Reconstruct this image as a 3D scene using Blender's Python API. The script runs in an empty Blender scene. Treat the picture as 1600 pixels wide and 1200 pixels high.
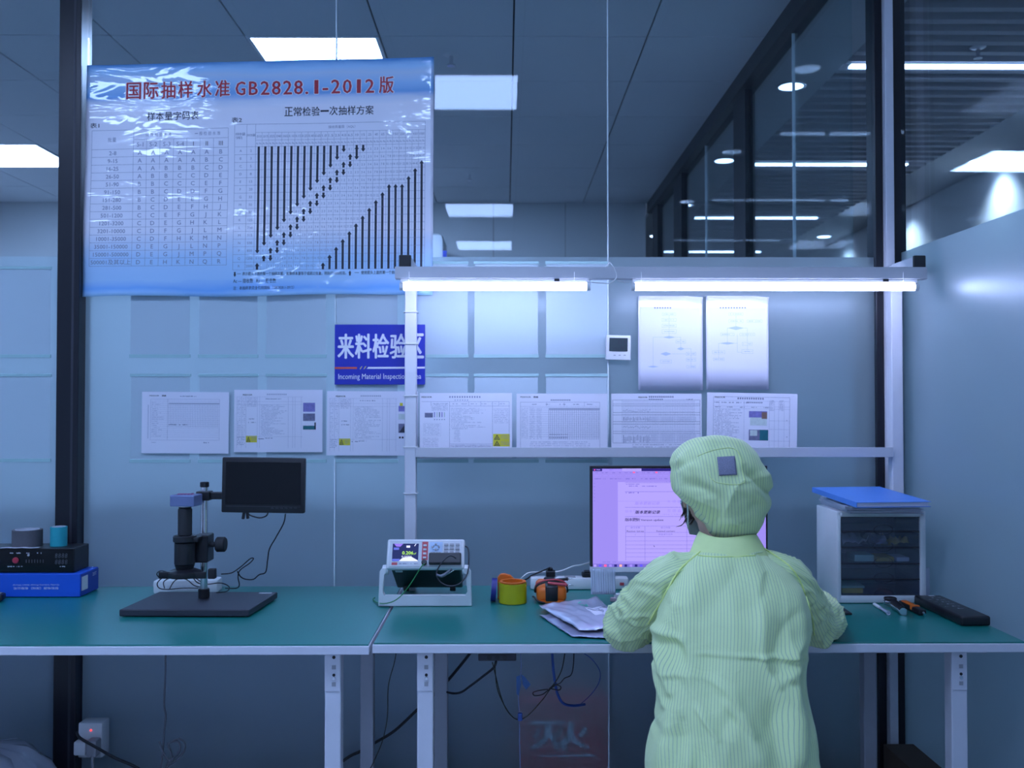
import bpy, bmesh, math, random
from mathutils import Vector, Matrix, noise
from mathutils.bvhtree import BVHTree

random.seed(7)
S = bpy.context.scene
COL = bpy.context.collection
PI = math.pi

# ------------------------------------------------------------------ camera, world, exposure
F = 1500.0
CAMZ = 1.368
cam_d = bpy.data.cameras.new('camera')
cam = bpy.data.objects.new('camera', cam_d)
COL.objects.link(cam)
cam_d.sensor_width = 36.0
cam_d.lens = 36.0 * F / 1600.0
cam_d.clip_start = 0.05
cam.location = (0, 0, CAMZ)
cam.rotation_euler = (PI / 2 + math.atan(30 / F), 0, -math.atan(10 / F))
cam_d.dof.use_dof = True
cam_d.dof.focus_distance = 2.45
cam_d.dof.aperture_fstop = 5.0
S.camera = cam

world = bpy.data.worlds.new('world')
S.world = world
world.use_nodes = True
world.node_tree.nodes['Background'].inputs[0].default_value = (0.10, 0.14, 0.24, 1)
world.node_tree.nodes['Background'].inputs[1].default_value = 0.3

S.view_settings.view_transform = 'Standard'
S.view_settings.look = 'None'
S.view_settings.gamma = 1.0
S.view_settings.use_curve_mapping = False
S.view_settings.exposure = 0.5
S.cycles.max_bounces = 9
S.cycles.diffuse_bounces = 4
S.cycles.glossy_bounces = 4
S.cycles.transmission_bounces = 8
S.cycles.transparent_max_bounces = 24
S.cycles.caustics_reflective = False
S.cycles.use_denoising = True

PANEL_TINT = (0.40, 0.57, 1.0)
TUBE_TINT = (0.52, 0.60, 1.0)
PANEL_ROOM = 19.0      # ceiling panels on the camera's side of the glass
PANEL_FAR = 27.0        # ceiling panels of the room behind the glass
TUBE_POWER = 30.0
STRIP_POWER = 10.0
DOWN_POWER = 12.0
SPOT_WATT = 26.0

# ------------------------------------------------------------------ pixel -> place (1600 x 1200 frame)
CAM_R = cam.rotation_euler.to_matrix()
CAM_O = Vector((0, 0, CAMZ))

def ray(px, py):
    return CAM_R @ Vector(((px - 800) / F, -(py - 600) / F, -1.0))

def at(px, py, Y):
    d = ray(px, py)
    return CAM_O + d * (Y / d.y)

def atz(px, py, Z):
    d = ray(px, py)
    return CAM_O + d * ((Z - CAMZ) / d.z)

# ------------------------------------------------------------------ object helpers
def W(o):
    m = o.matrix_basis.copy()
    while o.parent:
        o = o.parent
        m = o.matrix_basis @ m
    return m

def tag(o, label=None, cat=None, group=None, kind=None):
    if label: o['label'] = label
    if cat: o['category'] = cat
    if group: o['group'] = group
    if kind: o['kind'] = kind
    return o

def thing(name, label, cat, loc=(0, 0, 0), rz=0.0, group=None):
    o = bpy.data.objects.new(name, None)
    o.empty_display_size = 0.05
    COL.objects.link(o)
    o.location = loc
    o.rotation_euler = (0, 0, rz)
    return tag(o, label, cat, group)

class MB:
    """collects shapes in world coordinates; build() makes them ONE mesh object"""
    def __init__(self):
        self.bm = bmesh.new()
        self.uv = self.bm.loops.layers.uv.new('UVMap')

    def add(self, verts, faces, M=None):
        vs = [self.bm.verts.new(M @ Vector(v) if M else Vector(v)) for v in verts]
        out = []
        for f in faces:
            try:
                out.append(self.bm.faces.new([vs[i] for i in f]))
            except ValueError:
                pass
        return vs, out

    def box(self, x0, x1, y0, y1, z0, z1, bev=0.0, M=None, seg=2):
        v = [(x, y, z) for x in (x0, x1) for y in (y0, y1) for z in (z0, z1)]
        f = [(0, 1, 3, 2), (4, 6, 7, 5), (0, 4, 5, 1), (2, 3, 7, 6), (0, 2, 6, 4), (1, 5, 7, 3)]
        vs, fs = self.add(v, f, M)
        if bev > 0:
            es = list({e for q in fs for e in q.edges})
            bmesh.ops.bevel(self.bm, geom=es, offset=bev, segments=seg, profile=0.5, affect='EDGES')
        return self

    def cbox(self, c, size, bev=0.0, rz=0.0, R=None, seg=2):
        M = Matrix.Translation(Vector(c)) @ (R.to_4x4() if R else Matrix.Rotation(rz, 4, 'Z'))
        a, b, d = size
        return self.box(-a / 2, a / 2, -b / 2, b / 2, -d / 2, d / 2, bev, M, seg)

    def tube(self, pts, r, n=8, closed=False, smooth=0, cap=True):
        pts = [Vector(p) for p in pts]
        if smooth:
            pts = catmull(pts, smooth, closed)
        rs = r if isinstance(r, (list, tuple)) else [r] * len(pts)
        if len(rs) != len(pts):
            rs = [rs[min(len(rs) - 1, int(i * len(rs) / len(pts)))] for i in range(len(pts))]
        N = len(pts)
        rings = []
        up = None
        for i, p in enumerate(pts):
            if closed:
                t = pts[(i + 1) % N] - pts[i - 1]
            else:
                t = pts[min(i + 1, N - 1)] - pts[max(i - 1, 0)]
            t = t.normalized() if t.length > 1e-9 else Vector((0, 0, 1))
            if up is None:
                up = t.orthogonal().normalized()
            up = (up - t * up.dot(t))
            up = up.normalized() if up.length > 1e-6 else t.orthogonal().normalized()
            b = t.cross(up)
            rings.append([self.bm.verts.new(p + (up * math.cos(2 * PI * k / n) + b * math.sin(2 * PI * k / n)) * rs[i]) for k in range(n)])
        R = N if closed else N - 1
        for i in range(R):
            a, b = rings[i], rings[(i + 1) % N]
            for k in range(n):
                self.bm.faces.new((a[k], a[(k + 1) % n], b[(k + 1) % n], b[k]))
        if cap and not closed:
            self.bm.faces.new(rings[0][::-1])
            self.bm.faces.new(rings[-1])
        return self

    def cyl(self, p0, p1, r, r1=None, n=20, bev=0.0):
        p0, p1 = Vector(p0), Vector(p1)
        r1 = r if r1 is None else r1
        if bev > 0:
            d = (p1 - p0).normalized() * bev
            return self.tube([p0, p0 + d, p1 - d, p1], [r - bev, r, r1, r1 - bev], n)
        return self.tube([p0, p1], [r, r1], n)

    def lathe(self, prof, M=None, n=28, closed=False):
        """prof: (radius, z) pairs"""
        rings = []
        for (r, z) in prof:
            rings.append([self.bm.verts.new((M @ Vector((r * math.cos(2 * PI * k / n), r * math.sin(2 * PI * k / n), z))) if M
                          else Vector((r * math.cos(2 * PI * k / n), r * math.sin(2 * PI * k / n), z))) for k in range(n)])
        m = len(rings)
        for i in range(m if closed else m - 1):
            a, b = rings[i], rings[(i + 1) % m]
            for k in range(n):
                self.bm.faces.new((a[k], a[(k + 1) % n], b[(k + 1) % n], b[k]))
        if not closed:
            self.bm.faces.new(rings[0][::-1])
            self.bm.faces.new(rings[-1])
        return self

    def prism(self, outline, h, M=None, bev=0.0):
        """outline in local xy, extruded along local z"""
        n = len(outline)
        v = [(x, y, 0) for x, y in outline] + [(x, y, h) for x, y in outline]
        f = [tuple(range(n))[::-1], tuple(range(n, 2 * n))] + [(i, (i + 1) % n, n + (i + 1) % n, n + i) for i in range(n)]
        vs, fs = self.add(v, f, M)
        if bev > 0:
            es = list({e for q in fs[:2] for e in q.edges})
            bmesh.ops.bevel(self.bm, geom=es, offset=bev, segments=2, profile=0.5, affect='EDGES')
        return self

    def grid(self, fn, nu, nv, closed_u=False, uvfn=None):
        """fn(i,j)->Vector for i in 0..nu-1 (around), j in 0..nv-1 (along)"""
        vs = [[self.bm.verts.new(fn(i, j)) for i in range(nu)] for j in range(nv)]
        for j in range(nv - 1):
            for i in range(nu if closed_u else nu - 1):
                i2 = (i + 1) % nu
                f = self.bm.faces.new((vs[j][i], vs[j][i2], vs[j + 1][i2], vs[j + 1][i]))
                if uvfn:
                    ii = i + 1
                    for lp, (a, b) in zip(f.loops, ((i, j), (ii, j), (ii, j + 1), (i, j + 1))):
                        lp[self.uv].uv = uvfn(a, b)
        return vs

    def build(self, name, mat, parent=None, smooth=False, solid=0.0, sub=0, recalc=True):
        if recalc:
            bmesh.ops.recalc_face_normals(self.bm, faces=self.bm.faces[:])
        o = bpy.data.objects.new(name, None) if False else None
        me = bpy.data.meshes.new(name)
        if parent is not None:
            self.bm.transform(W(parent).inverted())
            off = None
        else:
            co = [v.co for v in self.bm.verts]
            off = Vector(((min(c.x for c in co) + max(c.x for c in co)) / 2, (min(c.y for c in co) + max(c.y for c in co)) / 2, min(c.z for c in co)))
            self.bm.transform(Matrix.Translation(-off))
        for f in self.bm.faces:
            f.smooth = smooth is not False
        if smooth is not False and smooth is not True:
            ang = math.radians(smooth)
            for e in self.bm.edges:
                if len(e.link_faces) == 2 and e.calc_face_angle(0) > ang:
                    e.smooth = False
        self.bm.to_mesh(me)
        self.bm.free()
        me.materials.append(mat)
        o = bpy.data.objects.new(name, me)
        COL.objects.link(o)
        if parent is not None:
            o.parent = parent
        else:
            o.location = off
        if solid:
            m = o.modifiers.new('solid', 'SOLIDIFY'); m.thickness = solid; m.offset = 0
        if sub:
            m = o.modifiers.new('sub', 'SUBSURF'); m.levels = sub; m.render_levels = sub
        return o

def catmull(p, k, closed=False):
    p = [Vector(q) for q in p]
    n = len(p)
    out = []
    for i in range(n if closed else n - 1):
        if closed:
            a, b, c, d = p[i - 1], p[i], p[(i + 1) % n], p[(i + 2) % n]
        else:
            a, b, c, d = p[max(i - 1, 0)], p[i], p[i + 1], p[min(i + 2, n - 1)]
        for s in range(k):
            t = s / k
            out.append(0.5 * ((2 * b) + (c - a) * t + (2 * a - 5 * b + 4 * c - d) * t * t + (3 * b - a - 3 * c + d) * t ** 3))
    if not closed:
        out.append(p[-1])
    return out

def struct(mb, name, mat, parent=None, label=None, **k):
    o = mb.build(name, mat, parent, **k)
    if parent is None:
        o['kind'] = 'structure'
        if label:
            o['label'] = label
    return o

def dup(root, delta, label=None):
    """a copy of a thing with copies of its parts and sub-parts"""
    r = root.copy(); COL.objects.link(r)
    r.location = root.location + Vector(delta)
    if label: r['label'] = label
    for ch in list(root.children):
        c = ch.copy(); COL.objects.link(c); c.parent = r
        for g in list(ch.children):
            d = g.copy(); COL.objects.link(d); d.parent = c
    return r

# ------------------------------------------------------------------ materials
def nodes(name):
    m = bpy.data.materials.new(name)
    m.use_nodes = True
    nt = m.node_tree
    return m, nt, nt.nodes['Principled BSDF'], nt.nodes['Material Output']

def mat(name, col, rough=0.5, metal=0.0, spec=0.5, coat=0.0, mottle=0.06, scale=40.0, bump=0.0, trans=0.0, alpha=1.0, emit=None, estr=0.0):
    m, nt, b, out = nodes(name)
    b.inputs['Roughness'].default_value = rough
    b.inputs['Metallic'].default_value = metal
    b.inputs['Specular IOR Level'].default_value = spec
    b.inputs['Coat Weight'].default_value = coat
    b.inputs['Coat Roughness'].default_value = 0.05
    b.inputs['Transmission Weight'].default_value = trans
    b.inputs['Alpha'].default_value = alpha
    if emit:
        b.inputs['Emission Color'].default_value = (*emit, 1)
        b.inputs['Emission Strength'].default_value = estr
    tc = nt.nodes.new('ShaderNodeTexCoord')
    nz = nt.nodes.new('ShaderNodeTexNoise')
    nz.inputs['Scale'].default_value = scale
    nz.inputs['Detail'].default_value = 4
    nt.links.new(tc.outputs['Object'], nz.inputs['Vector'])
    mix = nt.nodes.new('ShaderNodeMix'); mix.data_type = 'RGBA'
    mix.inputs[6].default_value = (*[c * (1 - mottle) for c in col], 1)
    mix.inputs[7].default_value = (*[min(1, c * (1 + mottle)) for c in col], 1)
    nt.links.new(nz.outputs['Fac'], mix.inputs[0])
    nt.links.new(mix.outputs[2], b.inputs['Base Color'])
    if bump:
        bp = nt.nodes.new('ShaderNodeBump')
        bp.inputs['Strength'].default_value = bump
        bp.inputs['Distance'].default_value = 0.003
        nt.links.new(nz.outputs['Fac'], bp.inputs['Height'])
        nt.links.new(bp.outputs['Normal'], b.inputs['Normal'])
    return m

def emissive(name, col, strength):
    m, nt, b, out = nodes(name)
    e = nt.nodes.new('ShaderNodeEmission')
    e.inputs[0].default_value = (*col, 1)
    e.inputs[1].default_value = strength
    nt.links.new(e.outputs[0], out.inputs[0])
    return m

def schlick(nt, f0):
    g = nt.nodes.new('ShaderNodeNewGeometry')
    d = nt.nodes.new('ShaderNodeVectorMath'); d.operation = 'DOT_PRODUCT'
    nt.links.new(g.outputs['Normal'], d.inputs[0]); nt.links.new(g.outputs['Incoming'], d.inputs[1])
    a = nt.nodes.new('ShaderNodeMath'); a.operation = 'ABSOLUTE'
    nt.links.new(d.outputs['Value'], a.inputs[0])
    s = nt.nodes.new('ShaderNodeMath'); s.operation = 'SUBTRACT'; s.inputs[0].default_value = 1.0
    nt.links.new(a.outputs[0], s.inputs[1])
    p = nt.nodes.new('ShaderNodeMath'); p.operation = 'POWER'; p.inputs[1].default_value = 5.0
    nt.links.new(s.outputs[0], p.inputs[0])
    k = nt.nodes.new('ShaderNodeMath'); k.operation = 'MULTIPLY_ADD'
    k.inputs[1].default_value = 1 - f0; k.inputs[2].default_value = f0
    nt.links.new(p.outputs[0], k.inputs[0])
    return k.outputs[0]

def clear_glass(name, tint=(0.90, 0.96, 0.97), f0=0.024):
    m, nt, b, out = nodes(name)
    t = nt.nodes.new('ShaderNodeBsdfTransparent'); t.inputs[0].default_value = (*tint, 1)
    g = nt.nodes.new('ShaderNodeBsdfGlossy'); g.inputs['Roughness'].default_value = 0.0
    mx = nt.nodes.new('ShaderNodeMixShader')
    nt.links.new(schlick(nt, f0), mx.inputs[0])
    nt.links.new(t.outputs[0], mx.inputs[1]); nt.links.new(g.outputs[0], mx.inputs[2])
    nt.links.new(mx.outputs[0], out.inputs[0])
    return m

def frosted(name, tint, w_transp, w_refr, w_transl, w_diff, rough=0.42):
    """frosted film: part see-through, part blurred, part translucent, part matt, with a satin sheen"""
    m, nt, b, out = nodes(name)
    def sh(kind, col, **kw):
        n = nt.nodes.new(kind); n.inputs[0].default_value = (*col, 1)
        for k, v in kw.items(): n.inputs[k].default_value = v
        return n
    tot = w_transp + w_refr + w_transl + w_diff
    a = sh('ShaderNodeBsdfTransparent', tint)
    r = sh('ShaderNodeBsdfRefraction', tint, Roughness=rough, IOR=1.25)
    tl = sh('ShaderNodeBsdfTranslucent', tint)
    d = sh('ShaderNodeBsdfDiffuse', tint)
    def mix(s1, s2, f):
        n = nt.nodes.new('ShaderNodeMixShader'); n.inputs[0].default_value = f
        nt.links.new(s1.outputs[0], n.inputs[1]); nt.links.new(s2.outputs[0], n.inputs[2]); return n
    m1 = mix(a, r, w_refr / (w_transp + w_refr))
    m2 = mix(tl, d, w_diff / (w_transl + w_diff))
    m3 = mix(m1, m2, (w_transl + w_diff) / tot)
    g = sh('ShaderNodeBsdfGlossy', (0.9, 0.95, 1.0), Roughness=0.33)
    fin = nt.nodes.new('ShaderNodeMixShader')
    nt.links.new(schlick(nt, 0.035), fin.inputs[0])
    nt.links.new(m3.outputs[0], fin.inputs[1]); nt.links.new(g.outputs[0], fin.inputs[2])
    nt.links.new(fin.outputs[0], out.inputs[0])
    return m

def paper(name, col, transl=0.35, rough=0.6, gloss=0.02):
    m, nt, b, out = nodes(name)
    d = nt.nodes.new('ShaderNodeBsdfDiffuse'); d.inputs[0].default_value = (*col, 1)
    t = nt.nodes.new('ShaderNodeBsdfTranslucent'); t.inputs[0].default_value = (*col, 1)
    tc = nt.nodes.new('ShaderNodeTexCoord')
    nz = nt.nodes.new('ShaderNodeTexNoise'); nz.inputs['Scale'].default_value = 9.0
    nt.links.new(tc.outputs['Object'], nz.inputs['Vector'])
    mr = nt.nodes.new('ShaderNodeMapRange'); mr.inputs[3].default_value = transl * 0.9; mr.inputs[4].default_value = transl * 1.1
    nt.links.new(nz.outputs['Fac'], mr.inputs[0])
    mx = nt.nodes.new('ShaderNodeMixShader')
    nt.links.new(mr.outputs[0], mx.inputs[0])
    nt.links.new(d.outputs[0], mx.inputs[1]); nt.links.new(t.outputs[0], mx.inputs[2])
    g = nt.nodes.new('ShaderNodeBsdfGlossy'); g.inputs['Roughness'].default_value = rough
    m2 = nt.nodes.new('ShaderNodeMixShader'); m2.inputs[0].default_value = gloss
    nt.links.new(mx.outputs[0], m2.inputs[1]); nt.links.new(g.outputs[0], m2.inputs[2])
    nt.links.new(m2.outputs[0], out.inputs[0])
    return m

M = {}
M['panel_room'] = emissive('panel_light_room', PANEL_TINT, PANEL_ROOM)
M['panel_far'] = emissive('panel_light_far', PANEL_TINT, PANEL_FAR)
M['tube'] = emissive('tube_light', TUBE_TINT, TUBE_POWER)
M['strip'] = emissive('strip_light', PANEL_TINT, STRIP_POWER)
M['down'] = emissive('down_light', PANEL_TINT, DOWN_POWER)
M['ceil'] = mat('ceiling_tile', (0.74, 0.76, 0.78), 0.9, mottle=0.05, scale=90)
M['ceil_gap'] = mat('ceiling_gap', (0.03, 0.03, 0.035), 0.9)
M['slat'] = mat('slat', (0.42, 0.42, 0.46), 0.6)
M['slat_dark'] = mat('slat_void', (0.035, 0.035, 0.05), 0.9)
M['soffit'] = mat('soffit_paint', (0.55, 0.57, 0.6), 0.8)
M['wallp'] = mat('wall_paint', (0.72, 0.73, 0.74), 0.75, mottle=0.03, scale=6)
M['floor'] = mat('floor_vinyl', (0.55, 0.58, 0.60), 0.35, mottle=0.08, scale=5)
M['black_alu'] = mat('black_aluminium', (0.012, 0.013, 0.02), 0.35, spec=0.4)
M['white_alu'] = mat('pale_aluminium', (0.72, 0.72, 0.78), 0.4)
M['glass'] = clear_glass('clear_glass')
M['film'] = frosted('frosted_film', (0.68, 0.80, 0.84), 0.07, 0.50, 0.29, 0.14, 0.55)
M['film_side'] = frosted('frosted_film_side', (0.64, 0.78, 0.84), 0.10, 0.22, 0.34, 0.20)
M['joint'] = mat('glass_joint', (0.80, 0.88, 0.92), 0.25, coat=0.6)
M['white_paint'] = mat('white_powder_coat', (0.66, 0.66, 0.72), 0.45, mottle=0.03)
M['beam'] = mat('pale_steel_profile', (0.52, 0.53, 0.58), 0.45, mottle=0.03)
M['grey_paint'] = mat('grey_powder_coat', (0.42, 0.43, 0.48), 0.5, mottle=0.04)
M['mat_green'] = mat('green_rubber_mat', (0.008, 0.19, 0.165), 0.30, spec=0.75, mottle=0.12, scale=120)
M['black'] = mat('black_plastic', (0.012, 0.012, 0.016), 0.4)
M['black_soft'] = mat('black_rubber', (0.02, 0.02, 0.024), 0.65)
M['black_gloss'] = mat('black_gloss', (0.005, 0.006, 0.008), 0.12, spec=0.4)
M['dark_navy'] = mat('dark_slate_plastic', (0.035, 0.035, 0.05), 0.5)
M['chrome'] = mat('chrome', (0.75, 0.76, 0.8), 0.18, metal=1.0)
M['white_plastic'] = mat('white_plastic', (0.75, 0.76, 0.78), 0.38, mottle=0.02)
M['grey_plastic'] = mat('grey_plastic', (0.33, 0.33, 0.36), 0.5)
M['paper'] = paper('printer_paper', (0.90, 0.88, 0.97), 0.25)
M['paper_back'] = paper('display_paper', (0.78, 0.82, 0.88), 0.06)
M['ink'] = mat('grey_ink', (0.22, 0.23, 0.34), 0.8)
M['ink_light'] = mat('pale_ink', (0.50, 0.50, 0.62), 0.8)
M['ink_black'] = mat('black_ink', (0.015, 0.018, 0.035), 0.6)
M['acrylic'] = mat('green_acrylic', (0.36, 0.55, 0.56), 0.35, spec=0.5)
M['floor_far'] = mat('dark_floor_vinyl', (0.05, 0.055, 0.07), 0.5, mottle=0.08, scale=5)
M['pocket'] = paper('frosted_pocket', (0.47, 0.57, 0.63), 0.10, rough=.4, gloss=.03)
# ------------------------------------------------------------------ the setting
YG = 3.275                  # front glass
XS = 1.355                  # glass partition on the right of the camera's room
ZC = CAMZ + 1.64            # ceilings
YB = -4.2                   # wall behind the camera
YF = 7.84                   # back wall of the room behind the glass
XL = -4.2
FILM_TOP = 1.868

b = MB(); b.box(XL, 3.5, YB, YG, -0.06, 0.0); struct(b, 'floor', M['floor'])
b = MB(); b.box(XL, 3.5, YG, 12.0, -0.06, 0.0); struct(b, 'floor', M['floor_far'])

def tiled_ceiling(x0, x1, y0, y1, holes, tx, ty, name='ceiling'):
    """square lay-in tiles with dark joints; holes take the light panels"""
    b = MB()
    g = 0.004
    nx0 = math.floor((x0 - tx) / 0.6); nx1 = math.ceil((x1 - tx) / 0.6)
    ny0 = math.floor((y0 - ty) / 0.6); ny1 = math.ceil((y1 - ty) / 0.6)
    for i in range(nx0, nx1):
        for j in range(ny0, ny1):
            a, c = max(x0, tx + i * 0.6), min(x1, tx + (i + 1) * 0.6)
            d, e = max(y0, ty + j * 0.6), min(y1, ty + (j + 1) * 0.6)
            if c - a < 0.02 or e - d < 0.02: continue
            if any(abs((a + c) / 2 - hx) < 0.2 and abs((d + e) / 2 - hy) < 0.2 for hx, hy in holes): continue
            b.box(a + g, c - g, d + g, e - g, ZC, ZC + 0.015)
    o = struct(b, name, M['ceil'])
    q = MB(); q.box(x0, x1, y0, y1, ZC + 0.012, ZC + 0.06)
    q.build('ceiling_grid', M['ceil_gap'], o)
    return o

ROOM_PANELS = [(-0.22, 1.515), (-1.90, 1.515), (-0.22, -1.58), (-0.22, -3.4), (-1.90, -1.58), (-3.3, 1.515)]
FAR_PANELS = [(-0.865, 4.56), (-3.265, 6.36), (-0.865, 6.36)]
RX0, RY0 = -0.52, 1.215
tiled_ceiling(XL, XS, YB, YG, ROOM_PANELS, RX0 + 0.0, RY0)
tiled_ceiling(XL, 1.21, YG, YF, FAR_PANELS, 0.035, 4.26)

def panel_light(x, y, m, label, group):
    t = thing('ceiling_light', label, 'ceiling light', (x, y, ZC), 0, group)
    b = MB()
    b.box(x - .298, x + .298, y - .298, y - .280, ZC - .004, ZC + .011)
    b.box(x - .298, x + .298, y + .280, y + .298, ZC - .004, ZC + .011)
    b.box(x - .298, x - .280, y - .280, y + .280, ZC - .004, ZC + .011)
    b.box(x + .280, x + .298, y - .280, y + .280, ZC - .004, ZC + .011)
    b.build('frame', M['white_plastic'], t)
    b = MB(); b.box(x - .280, x + .280, y - .280, y + .280, ZC, ZC + .008)
    b.build('diffuser', m, t)
    return t

RL = ['square ceiling panel light over the bench, mirrored pale beside the poster',
      'square ceiling panel light left of the bench, mirrored in the poster top',
      'square ceiling panel light behind the camera, mirrored small above the tube light',
      'square ceiling panel light farthest behind the camera, mirrored smallest above the tube light',
      'square ceiling panel light behind the camera and further left',
      'square ceiling panel light above the left bench, outside the frame']
for (x, y), l in zip(ROOM_PANELS, RL):
    panel_light(x, y, M['panel_room'], l, 'ceiling panel lights on the bench side')
FL = ['glaring white ceiling panel light above the poster, behind the glass',
      'glaring white ceiling panel light at the left edge, left of the black post',
      'ceiling panel light of the room behind, hidden by the poster, mirrored at far right']
for (x, y), l in zip(FAR_PANELS, FL):
    panel_light(x, y, M['panel_far'], l, 'ceiling panel lights behind the glass')

# walls
b = MB(); b.box(XL - .1, 3.5, YB - .1, YB, 0, ZC + .3); struct(b, 'wall_back', M['wallp'])
b = MB(); b.box(XL - .1, XL, YB, YF, 0, ZC + .06); struct(b, 'wall_left', M['wallp'])
b = MB()
xs = [XL, -2.9, -1.2, -0.10, 0.49, 1.15]
for x0, x1 in zip(xs, xs[1:]):
    b.box(x0 + .002, x1 - .002, YF, YF + .05, 0, ZC + .06)
o = struct(b, 'wall_far', M['wallp'])
b = MB(); b.box(XL, 1.15, YF + .03, YF + .1, 0, ZC + .06); b.build('wall_joint', M['ceil_gap'], o)

# front glass: four panes, film on our side of the lower part
panes = [(XL, -1.52), (-1.43, -0.583), (-0.579, 0.348), (0.352, 1.262)]
for n, (x0, x1) in enumerate(panes, 1):
    b = MB(); b.box(x0, x1, YG, YG + .010, 0.0, ZC)
    w = struct(b, 'window_%d' % n, M['glass'])
    b = MB(); b.add([(x0, YG - .0015, 0.0), (x1, YG - .0015, 0.0), (x1, YG - .0015, FILM_TOP), (x0, YG - .0015, FILM_TOP)], [(0, 1, 2, 3)])
    f = b.build('frosted_film', M['film'], w)
for n, x in enumerate((-0.581, 0.350), 1):
    b = MB(); b.box(x - .002, x + .002, YG - .002, YG + .012, 0, ZC)
    struct(b, 'trim_%d' % n, M['joint'])
# black post on the left, paler face between two dark ones
b = MB(); b.box(-1.515, -1.463, YG - .030, YG + .040, 0, ZC, .002); b.box(-1.452, -1.434, YG - .045, YG + .040, 0, ZC, .002)
p = struct(b, 'trim_3', M['black_alu'])
b = MB(); b.box(-1.464, -1.451, YG - .034, YG + .035, 0, ZC); b.build('trim_face', M['dark_navy'], p)
# corner post at the right
b = MB(); b.box(1.262, 1.288, YG - .020, YG + .06, 0, ZC, .002); b.box(1.318, 1.372, YG - .008, YG + .06, 0, ZC, .002)
p = struct(b, 'trim_4', M['black_alu'])
b = MB(); b.box(1.289, 1.317, YG - .045, YG + .04, 0, ZC, .002); b.build('trim_face', M['white_alu'], p)

# side partition of this room (film to the same height)
xside = lambda y: XS + .024 * (YG - .01 - y)      # the partition runs slightly out of square
edges = [YG - .01, 2.475, 0.9, -0.7, -2.3, YB]
for n, (y1, y0) in enumerate(zip(edges, edges[1:]), 5):
    xa, xb = xside(y0 + .003), xside(y1 - .003)
    b = MB(); b.prism([(xa, y0 + .003), (xa + .010, y0 + .003), (xb + .010, y1 - .003), (xb, y1 - .003)], ZC)
    w = struct(b, 'window_%d' % n, M['glass'])
    b = MB(); b.add([(xa - .0015, y0, 0), (xb - .0015, y1, 0), (xb - .0015, y1, FILM_TOP + .015), (xa - .0015, y0, FILM_TOP + .015)], [(0, 1, 2, 3)])
    b.build('frosted_film', M['film_side'], w)
b = MB()
for y in edges[1:-1]: b.box(xside(y) - .004, xside(y) + .014, y - .003, y + .003, 0, ZC)
struct(b, 'trim_5', M['joint'])

# partition between the far room and the corridor
b = MB()
mull = [(4.72, 4.96), (6.44, 6.74), (7.46, 7.72)]
for y0, y1 in mull: b.box(1.185, 1.235, y0, y1, 0, ZC)
b.box(1.16, 1.245, YG + .04, YF, ZC - .085, ZC)
b.box(1.16, 1.245, YG + .04, YF, 0, .10)
struct(b, 'trim_6', M['black_alu'])
ys = [YG + .06, 4.72, 4.96, 6.44, 6.74, 7.46]
for n, (y0, y1) in enumerate(((ys[0], ys[1]), (ys[2], ys[3]), (ys[4], ys[5])), 10):
    b = MB(); b.box(1.205, 1.215, y0, y1, .10, ZC - .085)
    w = struct(b, 'window_%d' % n, M['glass'])
    b = MB(); b.add([(1.2035, y0, .1), (1.2035, y1, .1), (1.2035, y1, FILM_TOP), (1.2035, y0, FILM_TOP)], [(0, 1, 2, 3)])
    b.build('frosted_film', M['film_side'], w)
b = MB()
for y in (4.0, 5.76): b.box(1.2035, 1.2165, y - .0022, y + .0022, .1, ZC - .085)
struct(b, 'trim_7', M['joint'])

# corridor beyond the side partition
b = MB(); b.box(3.36, 3.46, YB, 12, 0, ZC + .3); struct(b, 'wall_right', M['wallp'])
b = MB(); b.box(1.15, 3.5, 12, 12.1, 0, ZC + .3); struct(b, 'wall_corridor_end', M['wallp'])
b = MB(); b.box(XS + .01, 1.635, YB, YG, ZC, ZC + .03); b.box(1.245, 1.635, YG, 12, ZC, ZC + .03); b.box(2.89, 3.36, YB, 12, ZC, ZC + .03)
struct(b, 'ceiling', M['soffit'])
b = MB()
y = YB
while y < 12:
    b.box(1.635, 2.89, y, y + .045, ZC - .004, ZC + .05)
    y += .125
o = struct(b, 'ceiling', M['slat'])
b = MB(); b.box(1.60, 2.92, YB, 12, ZC + .16, ZC + .2); b.build('ceiling_void', M['slat_dark'], o)

def strip(y, label):
    t = thing('strip_light', label, 'strip light', (2.2, y, ZC), 0, 'strip lights in the slatted ceiling')
    b = MB(); b.box(1.66, 2.745, y - .026, y + .026, ZC - .008, ZC + .004); b.build('housing', M['white_plastic'], t)
    b = MB(); b.box(1.665, 2.74, y - .022, y + .022, ZC - .016, ZC - .0082); b.build('diffuser', M['strip'], t)
for y, l in ((4.60, 'nearest long strip light in the slatted ceiling, at upper right'),
             (6.51, 'second strip light of the slatted corridor ceiling seen through the glass'),
             (8.40, 'third strip light of the slatted corridor ceiling seen through the glass'),
             (10.29, 'farthest strip light of the slatted corridor ceiling, just above the film'),
             (2.70, 'strip light of the corridor overhead beside the bench'),
             (0.80, 'strip light of the corridor beside the camera, mirrored dimly in the glass'),
             (-1.10, 'strip light of the corridor behind the camera, mirrored dimly in the glass'),
             (-3.00, 'strip light at the corridor end behind the camera')):
    strip(y, l)

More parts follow.
